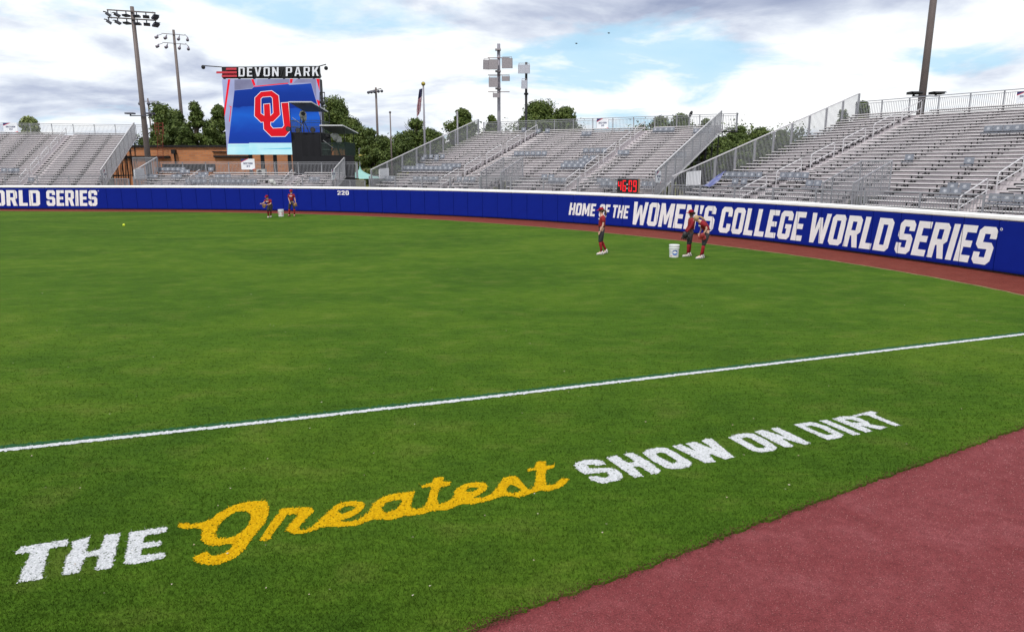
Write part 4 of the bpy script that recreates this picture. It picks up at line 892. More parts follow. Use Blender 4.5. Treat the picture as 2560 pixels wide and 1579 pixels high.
tower('lower camera platform with dark mesh screen, right of the upper one',at(804,388,64.5).x,at(864,388,64.5).x,64.5,68.,at(804,388,64.5).z,rb,True)
q=MB(); q.box((at(730,0,64.3).x,64.3,-.1),(at(864,0,64.3).x,64.45,at(730,391,64.3).z)); o=q.build('black_drape',clothm); o['label']='long low black drape hanging behind the low stand under both platforms'; o['category']='drape'
def tvcam(label,x,y,z,s,yaw,cover,group='covered television cameras',small=False):
    T=thing('television_camera',label,'camera',(x,y,z),0,group)
    M_=Matrix.Translation((x,y,z))@Matrix.Rotation(yaw,4,'Z')@Matrix.Scale(s,4)
    f=lambda a:M_@Vector(a)
    for k in range(3):
        a=k*2.094+.5; q=MB(); q.tube([f((0,0,.95)),f((.45*math.cos(a),.45*math.sin(a),0))],.03*s,6); q.build('tripod_leg',darks,T)
    q=MB(); q.ball(f((0,0,1.3)),(.26*s,.36*s,.28*s),12,8); q.ball(f((.05,.2,1.1)),(.22*s,.2*s,.3*s),10,7); q.ball(f((-.05,-.2,1.42)),(.18*s,.24*s,.16*s),10,6)
    for v in range(len(q.v)): p=q.v[v]; q.v[v]=(p[0]+rnd.uniform(-.02,.02)*s,p[1]+rnd.uniform(-.02,.02)*s,p[2]+rnd.uniform(-.03,.03)*s)
    q.build('rain_cover',cover,T)
    q=MB(); q.tube([f((0,-.45,1.32)),f((0,-.72,1.32))],[.13*s,.15*s],10); q.build('lens_hood',blackm,T)
    return T
cov1=mat('pale_cover',(.55,.56,.53),.8,0,.5,4,bump=.3)
pA=at(760,330,67.2); tvcam('television camera in pale rain cover on the upper platform',pA.x,67.2,at(728,331,66).z,1.25,.3,cov1)
pB=at(842,388,66); tvcam('television camera in pale grey rain cover on the lower platform',pB.x,66.,at(804,388,64.5).z,1.25,-1.2,cov1)
for px,py,Y,lab in ((746,326,66.4,'black round floodlight on the left of the upper platform floor'),(783,325,66.4,'black round floodlight on the right of the upper platform floor'),(722,323,65.7,'black round floodlight clamped outside the upper platform\'s left corner')):
    p=at(px,py,Y); T=thing('floodlight',lab,'floodlight',tuple(p)); q=MB(); q.tube([p+Vector((0,-.2,0)),p+Vector((0,0,0)),p+Vector((0,.15,0))],[.24,.22,.1],12); q.build('housing',blackm,T)
    q=MB(); q.add([p+Vector((.19*math.cos(k*.5236),-.205,.19*math.sin(k*.5236))) for k in range(12)],[tuple(range(12))]); q.build('lens',mat('dark_lens',(.06,.05,.05),.2),T)
pC=at(682,470,57.4); tvcam('low television camera in grey cover just above the wall, left of centre',pC.x,57.4,1.1,.75,-1.4,cov1)
# ---------------------------------------------------------------- brick building
bA=at(255,363,80); bB=at(760,365,80); zt=bA.z; BX0,BX1=at(230,0,80).x,at(790,0,80).x
def brick_mat():
    m,t,b=nodes_mat('brick_wall'); g=t.nodes.new('ShaderNodeNewGeometry').outputs['Position']
    mp=t.nodes.new('ShaderNodeMapping'); mp.inputs['Rotation'].default_value=(R(90),0,0); t.links.new(g,mp.inputs[0])
    br=t.nodes.new('ShaderNodeTexBrick'); br.inputs['Scale'].default_value=1; br.inputs['Brick Width'].default_value=.62; br.inputs['Row Height'].default_value=.24; br.inputs['Mortar Size'].default_value=.022; br.inputs['Color1'].default_value=(.60,.235,.09,1); br.inputs['Color2'].default_value=(.46,.17,.068,1); br.inputs['Mortar'].default_value=(.42,.24,.15,1)
    t.links.new(mp.outputs[0],br.inputs[0]); nz=tn(t,g,.5,4,.6); c=tmix(t,.6,br.outputs[0],trr(t,nz,[(.3,(.7,.68,.66)),(.6,(1,1,1))]),'MULTIPLY')
    t.links.new(c,b.inputs['Base Color']); b.inputs['Roughness'].default_value=.85; return m
BT=thing('brick_building','long low orange brick building behind the low stand, left of the screen','building',((BX0+BX1)/2,84,0))
MB().box((BX0,80,-.1),(BX1,95,zt-.2)).build('wall',brick_mat(),BT)
MB().box((BX0-.15,79.8,zt-.2),(BX1+.15,95.2,zt)).build('coping',darks,BT)
for (a,b,y) in ((170,425,392),(535,620,391)):
    pa,pb=at(a,y,79.9),at(b,y,79.9); MB().box((pa.x,79.75,pa.z-.12),(pb.x,79.99,pa.z+.1)).build('ledge',darks,BT)
pa,pb=at(531,379,79.9),at(566,379,79.9); MB().box((pa.x,79.8,pa.z-.05),(pb.x,79.99,pa.z+.03)).build('ledge',darks,BT)
pl=at(435,379,79.8); MB().box((pl.x-.2,79.5,pl.z-.25),(pl.x+.2,79.99,pl.z+.2)).bar((pl.x+.02,79.8,pl.z-.2),(pl.x+.05,79.9,1.),.12).build('wall_lamp',blackm,BT)
pa,pb=at(407,424,79.9),at(537,411,79.9); MB().box((pa.x,79.9,at(0,426,79.9).z),(pb.x,79.985,at(0,410,79.9).z)).build('louvre',blackm,BT)
T=thing('roof_ladder','red steel ladder cage on the brick building, beside the tall left pole','ladder',tuple(at(400,420,79.6)))
q=MB(); A=[at(394,330,79.4),at(408,330,79.4)]; B=[at(395,398,79.4),at(408,398,79.4)]
for a,b in zip(A,B): q.bar(a+Vector((0,0,1.0)),b,.035)
for k in range(14): q.bar(A[0].lerp(B[0],k/13),A[1].lerp(B[1],k/13),.028)
for k in range(3): z=A[0].z+.2+k*.35; q.bar((A[0].x-.15,79.2,z),(A[1].x+.15,79.2,z),.05)
for x in (A[0].x-.15,A[0].x+.25,A[1].x+.15): q.bar((x,79.2,A[0].z-.3),(x,79.2,A[0].z+1.0),.05)
q.build('ladder_frame',mat('red_steel',(.20,.035,.02),.6),T)
pac=at(650,428,63.4); T=thing('air_conditioner','white air conditioner unit behind the low stand\'s top bench','air conditioner',(pac.x,63.8,2.3))
MB().box((pac.x-.38,63.6,2.45),(pac.x+.38,64.0,pac.z+.18)).build('case',mat('ac_white',(.6,.6,.58),.5),T)
q=MB(); q.add([(pac.x-.1+.22*math.cos(k*.5236),63.59,pac.z-.12+.22*math.sin(k*.5236)) for k in range(12)],[tuple(range(12))]); q.build('fan_grille',darks,T)
# ---------------------------------------------------------------- poles
def pole_at(name,label,px,pyb,pyt,Y,r0,r1,m,group=None,cat='pole',pxt=None):
    a=at(px,pyb,Y); t_=at(pxt if pxt else px,pyt,Y); T=thing(name,label,cat,(a.x,Y,0),0,group)
    MB().tube([(a.x,Y,-.1),(a.x,Y,t_.z*.5),(a.x,Y,t_.z)],[r0,(r0+r1)/2,r1],12).build('pole',m,T,smooth=True); return T,a.x,t_.z
lampbox=None
def flood(T,p,yaw,tilt,w_=.55,d_=.5,h_=.16,m=lampm):
    M_=Matrix.Translation(p)@Matrix.Rotation(yaw,4,'Z')@Matrix.Rotation(tilt,4,'X')
    q=MB(); q.box((-w_/2,-d_/2,-h_/2),(w_/2,d_/2,h_/2),M_); q.add([M_@Vector(v) for v in ((-w_/2,-d_/2,h_/2),(w_/2,-d_/2,h_/2),(w_/2,-d_*.95,-h_*.1),(-w_/2,-d_*.95,-h_*.1))],[(0,1,2,3)])
    q.bar(p+Vector((0,0,.05)),p+Vector((0,0,.38)),.07); q.build('floodlight_head',m,T)
# left tall pole: base x from the low part, VP makes it lean in the picture
YP=62.5
T,lx,lz=pole_at('light_pole','tall light pole with two rows of six floodlights at the left',371.5,410,17,YP,.27,.15,polem,'stadium light poles','light pole')
zA=at(332,30,YP).z; zB=at(333,49,YP).z
for z in (zA,zB):
    MB().bar((lx-2.0,YP-.2,z+.12),(lx+2.0,YP-.2,z-.12),.09).build('crossarm',polem,T)
for x in (lx-1.7,lx+1.8): MB().bar((x,YP-.2,zB),(x,YP-.2,zA),.02).build('rod',polem,T)
for z in (zA,zB):
    for k,(dx,yaw,ti) in enumerate(((-1.95,-1.0,-.55),(-1.2,-.8,-.4),(-.45,-.2,-.1),(.42,.1,-.1),(1.2,.45,-.15),(1.95,1.0,-.5))):
        flood(T,Vector((lx+dx,YP-.2,z-.36-dx*.06)),yaw,ti,.50,.42,.14)
zC=at(365,290,YP).z
MB().bar((lx-1.0,YP-.3,zC),(lx+.9,YP-.3,zC),.08).build('crossarm',lampm,T)
for dx in (-.95,.75): q=MB(); q.box((lx+dx-.35,YP-.6,zC+.12),(lx+dx+.35,YP-.1,zC+.24)); q.bar((lx+dx,YP-.3,zC),(lx+dx,YP-.3,zC+.15),.1); q.build('floodlight_head',lampm,T)
# second left pole
T,x2,z2=pole_at('light_pole','thinner light pole with two rows of four round lamps behind the trees',455,300,75,100,.28,.16,polem,'stadium light poles','light pole')
for z,w_ in ((z2-.6,1.55),(z2-1.75,1.55)):
    MB().bar((x2-w_,99.8,z+.12),(x2+w_,99.8,z-.12),.07).build('crossarm',polem,T)
    for dx in (-2.0,-.85,.85,2.0):
        zz=z-dx*.08-.55; q=MB(); q.tube([Vector((x2+dx,99.6,zz+.28)),Vector((x2+dx,99.5,zz)),Vector((x2+dx*1.06,99.2,zz-.12))],[.07,.17,.20],10); q.bar((x2+max(-w_,min(w_,dx)),99.8,z),(x2+dx,99.7,zz+.25),.06); q.build('lamp_head',mat('lamp_head_grey',(.22,.19,.23),.4,.3),T,smooth=True)
# far small poles
T,x3,z3=pole_at('light_pole','short distant light pole with four lamps, half hidden by the tall left pole',378,330,246,150,.2,.13,polem,'stadium light poles','light pole')
MB().bar((x3-1.9,150,z3-.6),(x3+2.2,150,z3-.6),.12).build('crossarm',polem,T)
for dx in (-1.6,.2,1.1,2.1): q=MB(); q.ball((x3+dx,149.8,z3-1.1),(.4,.35,.35)); q.build('lamp_head',lampm,T)
T,x4,z4=pole_at('light_pole','distant light pole with a slanted row of lamps right of the screen',944.5,350,219,110,.22,.15,polem,'stadium light poles','light pole')
MB().bar((x4-1.0,110,z4-.55),(x4+1.0,109,z4-.25),.1).build('crossarm',polem,T)
for dx in (-1.05,-.6,-.15,.45,.95): q=MB(); q.ball((x4+dx,109.6,z4-.65+dx*.1),(.24,.26,.22)); q.build('lamp_head',lampm,T)
T,x5,z5=pole_at('bare_pole','thin bare grey pole with small finial, left of the flag',980,420,281,85,.1,.07,polem,None,'pole'); MB().ball((x5,85,z5),.14).build('finial',polem,T)
T,x6,z6=pole_at('flagpole','flagpole with a limp American flag and gold ball',1062.5,380,214,90,.15,.1,pole2,None,'flagpole')
MB().ball((x6,90,z6+.2),.26).build('gold_ball',mat('gold',(.45,.36,.08),.35,.7),T)
# flag: limp folded cloth
def flag():
    top=z6-.35; W_,H_=1.1,2.0; nu,nv=14,26; ht=at(1057,293,90).z; H_=top-ht
    red=mat('flag_red',(.35,.02,.05),.8); wh=mat('flag_white',(.62,.6,.64),.8); bl=mat('flag_blue',(.035,.035,.09),.8)
    V=[];Fc=[];mi=[]
    for j in range(nv+1):
        t_=j/nv
        for i in range(nu+1):
            u=i/nu; wd=.42+.12*t_-.2*max(0,t_-.7)/.3
            x=x6-.12-u*wd*.9-.50*t_*(.6+.4*u); y=90+.14*math.sin(u*11+t_*3)*(.4+t_); z=top-t_*H_*(.80+.2*u)-.1*u
            V.append((x,y,z))
    for j in range(nv):
        for i in range(nu):
            a=j*(nu+1)+i; Fc.append((a,a+1,a+nu+2,a+nu+1)); 
            if j<nv*.33: mi.append(2)
            else: mi.append(0 if int((i+j*.55)/1.6)%2==0 else 1)
    o=MB(); o.v=V;o.f=Fc; ob=o.build('flag',[red,wh,bl],T,label='red white and blue striped flag hanging limp')
    for p,k in zip(ob.data.polygons,mi): p.material_index=k
flag()
T,x7,z7=pole_at('bare_pole','thin grey pole in front of the tree left of the speaker mast',1144,330,278,90,.12,.09,pole2,None,'pole')
# speaker mast
T,x8,z8=pole_at('speaker_mast','grey mast carrying six grey loudspeaker boxes behind the middle stand',1247.5,330,110,68,.17,.15,pole2,None,'speaker mast')
def panelbox(T,pxa,pya,pxb,pyb,Y,depth,m,yaw=0.):
    a=at(pxa,pyb,Y); b=at(pxb,pya,Y); c=(a+b)/2; w_=(b.x-a.x)/2; h_=(b.z-a.z)/2
    M_=Matrix.Translation((c.x,Y,c.z))@Matrix.Rotation(yaw,4,'Z')@Matrix.Rotation(R(6),4,'X'); q=MB(); q.box((-w_,-depth/2,-h_),(w_,depth/2,h_),M_); q.box((-w_*.94,-depth/2-.02,-h_*.94),(w_*.94,-depth/2-.003,h_*.94),M_); q.build('loudspeaker',m,T)
    M2=Matrix.Translation((c.x,Y,c.z)); q=MB(); q.bar((c.x-w_*.9,Y,c.z+h_+.12),(c.x+w_*.9,Y,c.z+h_+.12),.04)
    for x in (-.85,.85): q.bar((c.x+x*w_,Y,c.z+h_-.05),(c.x+x*w_,Y,c.z+h_+.12),.04)
    q.build('yoke',spk,T)
for a in ((1222,149,1245,174,.0),(1209,150,1224,174,.35),(1255,146,1281,171,-.1),(1222,194,1245,218,0),(1255,191,1274,203,-.1),(1232,233,1249,244,.05)):
    panelbox(T,a[0],a[1],a[2],a[3],67.4,.45,spk,a[4])
for py in (145,188,230): MB().bar((x8-1.0,67.8,at(0,py,67.8).z),(x8+1.0,67.8,at(0,py,67.8).z),.06).build('bracket_arm',mat('rust_bracket',(.16,.08,.07),.6),T)
for py in (125,179,222): MB().box((x8-.32,67.6,at(0,py,68).z-.06),(x8+.2,68.2,at(0,py,68).z+.06)).build('clamp',spk,T)
T,x9,z9=pole_at('antenna_pole','black pole with a wide pale box on top and a narrow one below',1315,330,156,66,.12,.11,blackm,None,'antenna pole')
panelbox(T,1295,162,1325,184,65.6,.3,spk2); panelbox(T,1304,201,1317,222,65.6,.3,spk2,.2)
MB().tube([(x9,66,at(0,235,66).z-.08),(x9,66,at(0,235,66).z+.08)],.2,10).build('collar',blackm,T)
# right tall pole
Yr=55.; T,xr,zr=pole_at('light_pole','massive brown light pole rising out of frame behind the right stand',2301,278,-420,Yr,.29,.2,polem,'stadium light poles','light pole')
zz=at(2301,242,Yr).z
MB().bar((xr-1.0,Yr-.45,zz),(xr+.9,Yr-.45,zz),.08).build('crossarm',lampm,T)
for dx in (-.9,.75):
    q=MB(); q.box((xr+dx-.42,Yr-.9,zz+.12),(xr+dx+.42,Yr-.2,zz+.30)); q.add([(xr+dx-.42,Yr-.9,zz+.30),(xr+dx+.42,Yr-.9,zz+.30),(xr+dx+.42,Yr-1.2,zz+.18),(xr+dx-.42,Yr-1.2,zz+.18)],[(0,1,2,3)]); q.bar((xr+dx,Yr-.45,zz),(xr+dx,Yr-.45,zz+.15),.12); q.build('floodlight_head',blackm,T)
zt_=zr-.5
for z in (zt_,zt_-1.1):
    MB().bar((xr-2.2,Yr-.2,z),(xr+2.2,Yr-.2,z),.09).build('crossarm',polem,T)
    for dx in (-2.1,-1.3,-.5,.5,1.3,2.1): flood(T,Vector((xr+dx,Yr-.2,z-.38)),dx*.4,-.3)
# fan on the middle stand's back rail
pf=at(1727,285,58.6); T=thing('rail_loudspeaker','black oval loudspeaker on the back rail of the middle stand','loudspeaker',tuple(pf))
MB().ball(pf,(.13,.16,.26),10,8,Matrix.Rotation(.4,3,'Y')).build('body',blackm,T,smooth=True); MB().tube([pf+Vector((-.1,0,-1.6)),pf+Vector((-.06,0,-.2))],.06,8).build('stem',galv,T)
# pole cage at the low stand's left end
T=thing('pole_cage','grey railing cage standing round the foot of the tall left pole','railing',(lx,YP-.6,0))
for dx in (-.75,-.25,.25,.75):
    q=MB(); 
    for k in range(5): q.bar((lx+dx-.24+k*.1,YP-.7,1.4),(lx+dx-.24+k*.1,YP-.7,at(0,394,YP-.7).z),.03)
    q.bar((lx+dx-.24,YP-.7,at(0,394,YP-.7).z),(lx+dx+.24,YP-.7,at(0,394,YP-.7).z),.05); q.build('cage_panel',galv,T)
# blue tarp by the right stand
def cloth(label,name,cat,pts,m,nu=8):
    c=sum(pts,Vector())/len(pts); T=thing(name,label,cat,tuple(c)); q=MB(); V=[];n=nu
    for j in range(n+1):
        for i in range(n+1):
            u,v=i/n,j/n; p=(pts[0]*(1-u)+pts[1]*u)*(1-v)+(pts[3]*(1-u)+pts[2]*u)*v; V.append(p+Vector((0,.06*math.sin(u*9+v*5),.05*math.sin(u*7-v*6))))
    q.add(V,[(j*(n+1)+i,j*(n+1)+i+1,(j+1)*(n+1)+i+1,(j+1)*(n+1)+i) for j in range(n) for i in range(n)]); q.build('cloth',m,T,smooth=True)
cloth('light blue tarpaulin crumpled against the left guard of the right stand','tarpaulin','tarpaulin',[at(1752,468,37.5),at(1785,463,37.8),at(1817,425,40),at(1806,432,40)],mat('blue_tarp',(.09,.11,.30),.8,0,.4,3,col2=(.22,.23,.34),spec=.1))
# teal tent roof
tp=at(899.5,413,75); T=thing('tent','pale teal peaked tent roof in the gap between the low and middle stands','tent',(tp.x,75,0))
q=MB(); nseg=16; base=[at(0,446,75).z]*nseg
for i in range(nseg):
    for j in range(6):
        def pt(i,j):
            a=2*math.pi*i/nseg; t_=j/6; r_=2.6*t_**1.7; return (tp.x+r_*math.cos(a),75+r_*math.sin(a),tp.z-(tp.z-base[0])*t_**.62)
        q.add([pt(i,j),pt(i+1,j),pt(i+1,j+1),pt(i,j+1)],[(0,1,2,3)])
q.build('canopy',mat('teal_canvas',(.28,.52,.48),.7,0,.15,2),T,smooth=True)
for a in (.8,2.3,3.9,5.5): MB().tube([(tp.x+2.4*math.cos(a),75+2.4*math.sin(a),-.1),(tp.x+2.4*math.cos(a),75+2.4*math.sin(a),base[0])],.05,6).build('leg',galv,T)
MB().tube([(tp.x,75,tp.z-.1),(tp.x,75,tp.z+.35)],.05,6).build('finial',galv,T)
# grass bank and far chain fence
hb=MB(); ptsb=[]
for i in range(24):
    x=-30+i*2.2; 
    for j,(y,z) in enumerate(((84,-.1),(90,1.6+.3*math.sin(i)),(97,2.8+.2*math.sin(i*1.7)),(112,2.9))): ptsb.append((x,y,z))
hb.add(ptsb,[(i*4+j,(i+1)*4+j,(i+1)*4+j+1,i*4+j+1) for i in range(23) for j in range(3)]); hb.build('grass_bank',mat('bank_grass',(.10,.13,.03),.9,0,.5,.7,bump=.4,col2=(.10,.075,.03)),kind='structure')
T=thing('chain_link_fence','distant dark chain link fence with yellow top cap beyond the tent','fence',(-16,99,2.8))
q=MB(); fx0,fx1=at(880,0,99).x,at(1095,0,99).x; zt2=at(0,388,99).z; zt3=at(0,371,99).z
q.bar((fx0,99,zt2),(fx1,99,zt2),.18); q.build('yellow_cap',mat('yellow_cap',(.55,.45,.12),.6),T)
q=MB()
for k in range(9): x=fx0+(fx1-fx0)*k/8; q.bar((x,99.2,2.0),(x,99.2,zt3),.08)
q.bar((fx0,99.2,zt3),(fx1,99.2,zt3),.06); q.build('fence_frame',galv,T)
q=MB()
for k in range(int((fx1-fx0)/.25)): q.bar((fx0+k*.25,99.2,2.2),(fx0+k*.25+.02,99.2,zt2),.025)
q.build('fence_mesh',darks,T,kind='stuff')
# ---------------------------------------------------------------- trees
def foliage_mat(name,c1,c2,c3):
    m,t,b=nodes_mat(name); g=t.nodes.new('ShaderNodeNewGeometry').outputs['Position']; nz=tn(t,g,.9,3,.6); fi=tn(t,g,6,3,.7)
    c=trr(t,nz,[(.3,c1),(.5,c2),(.7,c3)]); c=tmix(t,.6,c,trr(t,fi,[(.3,(.6,.62,.6)),(.6,(1.2,1.2,1.1))]),'MULTIPLY'); t.links.new(c,b.inputs['Base Color']); b.inputs['Roughness'].default_value=.6; b.inputs['Specular IOR Level'].default_value=.25
    return m
FM=[foliage_mat('foliage_mid',(.045,.072,.014),(.080,.115,.024),(.14,.175,.042)),foliage_mat('foliage_dark',(.042,.065,.016),(.072,.105,.024),(.12,.155,.036)),foliage_mat('foliage_light',(.12,.16,.05),(.19,.23,.08),(.27,.30,.12))]
barkm=mat('bark',(.07,.05,.035),.9,0,.4,5,bump=.4)
def tree(label,px,ptop,Y,wpx,kind=0,dens_=1.,base=0.,seed=0,sparse=False,low=.22):
    g=np.random.RandomState(seed+11); rr=random.Random(seed)
    tp_=at(px,ptop,Y); H=tp_.z-base; W_=wpx/F*Y*1.12; x0=tp_.x
    T=thing('tree',label,'tree',(x0,Y,base),0,'trees beyond the stands')
    q=MB(); lean=rr.uniform(-.04,.04)*H
    q.tube([(x0,Y,base-.2),(x0+lean*.3,Y,base+H*.3),(x0+lean,Y,base+H*.62),(x0+lean*1.2,Y,base+H*.88)],[.035*H,.026*H,.014*H,.004*H],8); q.build('trunk',barkm,T,smooth=True)
    ncl=int((58 if not sparse else 34)*dens_); q=MB(); cl=[]
    for k in range(ncl):
        u=g.rand(); ang=g.rand()*6.283; hh=low+(1-low)*u**.8
        prof=math.sin(min(1,(1.02-hh)/(1-low)*1.0)*math.pi*.5)**.7*(.55+.45*min(1,(hh-low*.6)/.25))*(1.1 if sparse else 1)
        rad=W_/2*prof*math.sqrt(g.rand())*(.72+.42*g.rand())*(1+.18*math.sin(ang*2+seed))
        c=np.array([x0+lean*hh+rad*math.cos(ang),Y+rad*math.sin(ang)*.9,base+H*hh-H*.05]); s=W_*(.055+.13*g.rand()**1.5)*(1 if not sparse else .8)
        cl.append((c,s))
        st=Vector((x0+lean*hh*.8,Y,base+H*max(.15,hh-.22)))
        q.tube([st,st.lerp(Vector(c),.5)+Vector((0,0,.02*H)),Vector(c)],[.010*H,.006*H,.002*H],5)
    cl.append((np.array([x0+lean,Y,base+H-W_*.10]),W_*.12))
    if sparse:
        for k in range(10):
            a=g.rand()*6.28; st=Vector((x0+lean,Y,base+H*.7)); q.tube([st,st+Vector((math.cos(a)*W_*.25,math.sin(a)*W_*.2,H*(.12+.2*g.rand())))],[.006*H,.0015*H],4)
    q.build('limbs',barkm,T)
    nl=int((400 if not sparse else 200)*max(.6,dens_)); V=[];
    for c,s in cl:
        n=nl; d=g.normal(size=(n,3)); d/=np.linalg.norm(d,axis=1)[:,None]; r_=s*(.3+.95*g.rand(n)**.9); P=c+d*r_[:,None]*np.array([1.15,1.1,.85])
        sz=(.0016*Y*(.5+.9*g.rand(n)))[:,None]
        a=g.normal(size=(n,3)); a/=np.linalg.norm(a,axis=1)[:,None]; b=np.cross(a,d+.3*g.normal(size=(n,3))); b/=np.linalg.norm(b,axis=1)[:,None]+1e-6
        V.append(np.stack([P-a*sz,P+b*sz*.6,P+a*sz,P-b*sz*.6],1))
    V=np.concatenate(V)-np.array(T.location); n=len(V)
    me=bpy.data.meshes.new('crown'); me.vertices.add(n*4); me.vertices.foreach_set('co',V.ravel()); me.loops.add(n*4); me.loops.foreach_set('vertex_index',np.arange(n*4)); me.polygons.add(n)
    me.polygons.foreach_set('loop_start',np.arange(0,n*4,4)); me.polygons.foreach_set('loop_total',np.full(n,4)); me.update(calc_edges=True); me.materials.append(FM[kind])
    o=bpy.data.objects.new('crown',me); COL.objects.link(o); o.parent=T
TREES=[('small pale tree rising behind the SECTION 22 stand',77,292,95,70,2,1.2,False),
('bushy green tree right of the tall left pole',405,262,98,90,0,1.2,False),('bushy tree filling the gap left of the sparse tree',440,275,97,75,1,1.2,False),
('tall sparse tree with bare top branches left of the screen',483,255,96,62,0,1.5,True),('low dark bush-like tree under the sparse tree',462,318,94,60,1,1,False),('tree with ragged top touching the screen\'s left edge',548,262,98,60,0,1.0,False),('low green tree behind the brick building left of the screen',520,303,96,75,0,1.1,False),('dark small tree seen between left stand and tall pole',352,345,92,40,1,.7,False),
('large green tree right behind the upper camera platform',838,248,105,120,0,1.5,False),('green tree right of the camera platforms',885,300,103,95,0,1.3,False),('dark tree behind the distant light pole',930,322,100,70,1,1.2,False),('low leafy tree in front of the bare pole',958,345,88,74,1,1.3,False),
('sparse-topped tree left of the flagpole',1035,296,100,95,0,1.7,True),('dense green tree right of the flagpole',1075,322,99,90,1,1.2,False),('low dense tree left of the flagpole',1010,335,97,80,1,1.2,False),
('rounded tree left of the speaker mast',1148,272,108,80,0,1.2,False),('second rounded crown right of the flagpole tree',1175,285,108,55,0,1.0,False),('small tree just left of the speaker mast',1222,289,112,48,0,.9,False),
('broad round tree behind the black pole',1352,253,110,135,0,1.9,False),('smaller tree at the right side of the broad round tree',1412,268,111,95,0,1.4,False),
('dark low tree behind the middle stand\'s top right rail',1650,292,100,80,1,1.1,False),('dark bushy tree under the oval loudspeaker',1705,286,100,75,1,1.1,False),('thin low tree behind the second aisle top',1610,312,104,50,1,.7,False),('rounded dark tree by the right end of the middle stand',1760,297,100,50,1,.8,False),
('dark tree in the gap between the middle and right stands',1850,316,95,85,1,1.4,False),('dark tree top above the right stand\'s rising guard',1905,320,96,80,1,1.3,False),('green tree half behind the right stand\'s guard',1960,326,97,75,1,1.1,False),('low dark tree deep in the gap between stands',1875,352,90,100,1,1.5,False),
('ragged tree behind the top corner of the right stand',2163,253,95,62,0,1.,False),('low leafy tree behind the right stand\'s guard',2110,275,96,50,0,.8,False),('low dark tree beside the right end of the middle stand',1810,345,88,80,1,1.2,False)]
for k,(lab,px,pt_,Y,wp,kd,dn,spz) in enumerate(TREES): tree(lab,px,pt_,Y,wp,kd,dn,0,k*3+1,spz)
# continuous scrub under the trees
sc=np.random.RandomState(4); V=[]
for a,b,top,Y in ((340,560,345,100),(800,1130,352,104),(1560,2020,330,104),(1130,1460,322,116)):
    for k in range(int((b-a)/9)):
        p=at(a+(b-a)*sc.rand(),top+ (6+40*sc.rand()),Y+3*sc.rand()); n=160
        d=sc.normal(size=(n,3))*np.array([.9,.6,.8]); P=np.array(p)+d; s=.2+.1*sc.rand(n)[:,None]
        x=sc.normal(size=(n,3)); x/=np.linalg.norm(x,axis=1)[:,None]; y=sc.normal(size=(n,3)); y/=np.linalg.norm(y,axis=1)[:,None]
        V.append(np.stack([P-x*s,P+y*s,P+x*s],1))
    for k in range(int((b-a)/5)):
        p=at(a+(b-a)*sc.rand(),0,Y+3*sc.rand()); n=120; zt4=at(0,top+30,Y).z
        P=np.stack([p.x+sc.normal(size=n)*.9,p.y+sc.normal(size=n)*.7,sc.rand(n)*zt4],1); s=.25+.12*sc.rand(n)[:,None]
        x=sc.normal(size=(n,3)); x/=np.linalg.norm(x,axis=1)[:,None]; y=sc.normal(size=(n,3)); y/=np.linalg.norm(y,axis=1)[:,None]
        V.append(np.stack([P-x*s,P+y*s,P+x*s],1))
V=np.concatenate(V); n=len(V); me=bpy.data.meshes.new('scrub'); me.vertices.add(n*3); me.vertices.foreach_set('co',V.ravel()); me.loops.add(n*3); me.loops.foreach_set('vertex_index',np.arange(n*3)); me.polygons.add(n); me.polygons.foreach_set('loop_start',np.arange(0,n*3,3)); me.polygons.foreach_set('loop_total',np.full(n,3)); me.update(calc_edges=True); me.materials.append(FM[1])
o=bpy.data.objects.new('scrub',me); COL.objects.link(o); o['kind']='stuff'; o['label']='dark tangled scrub filling the gaps under the trees'
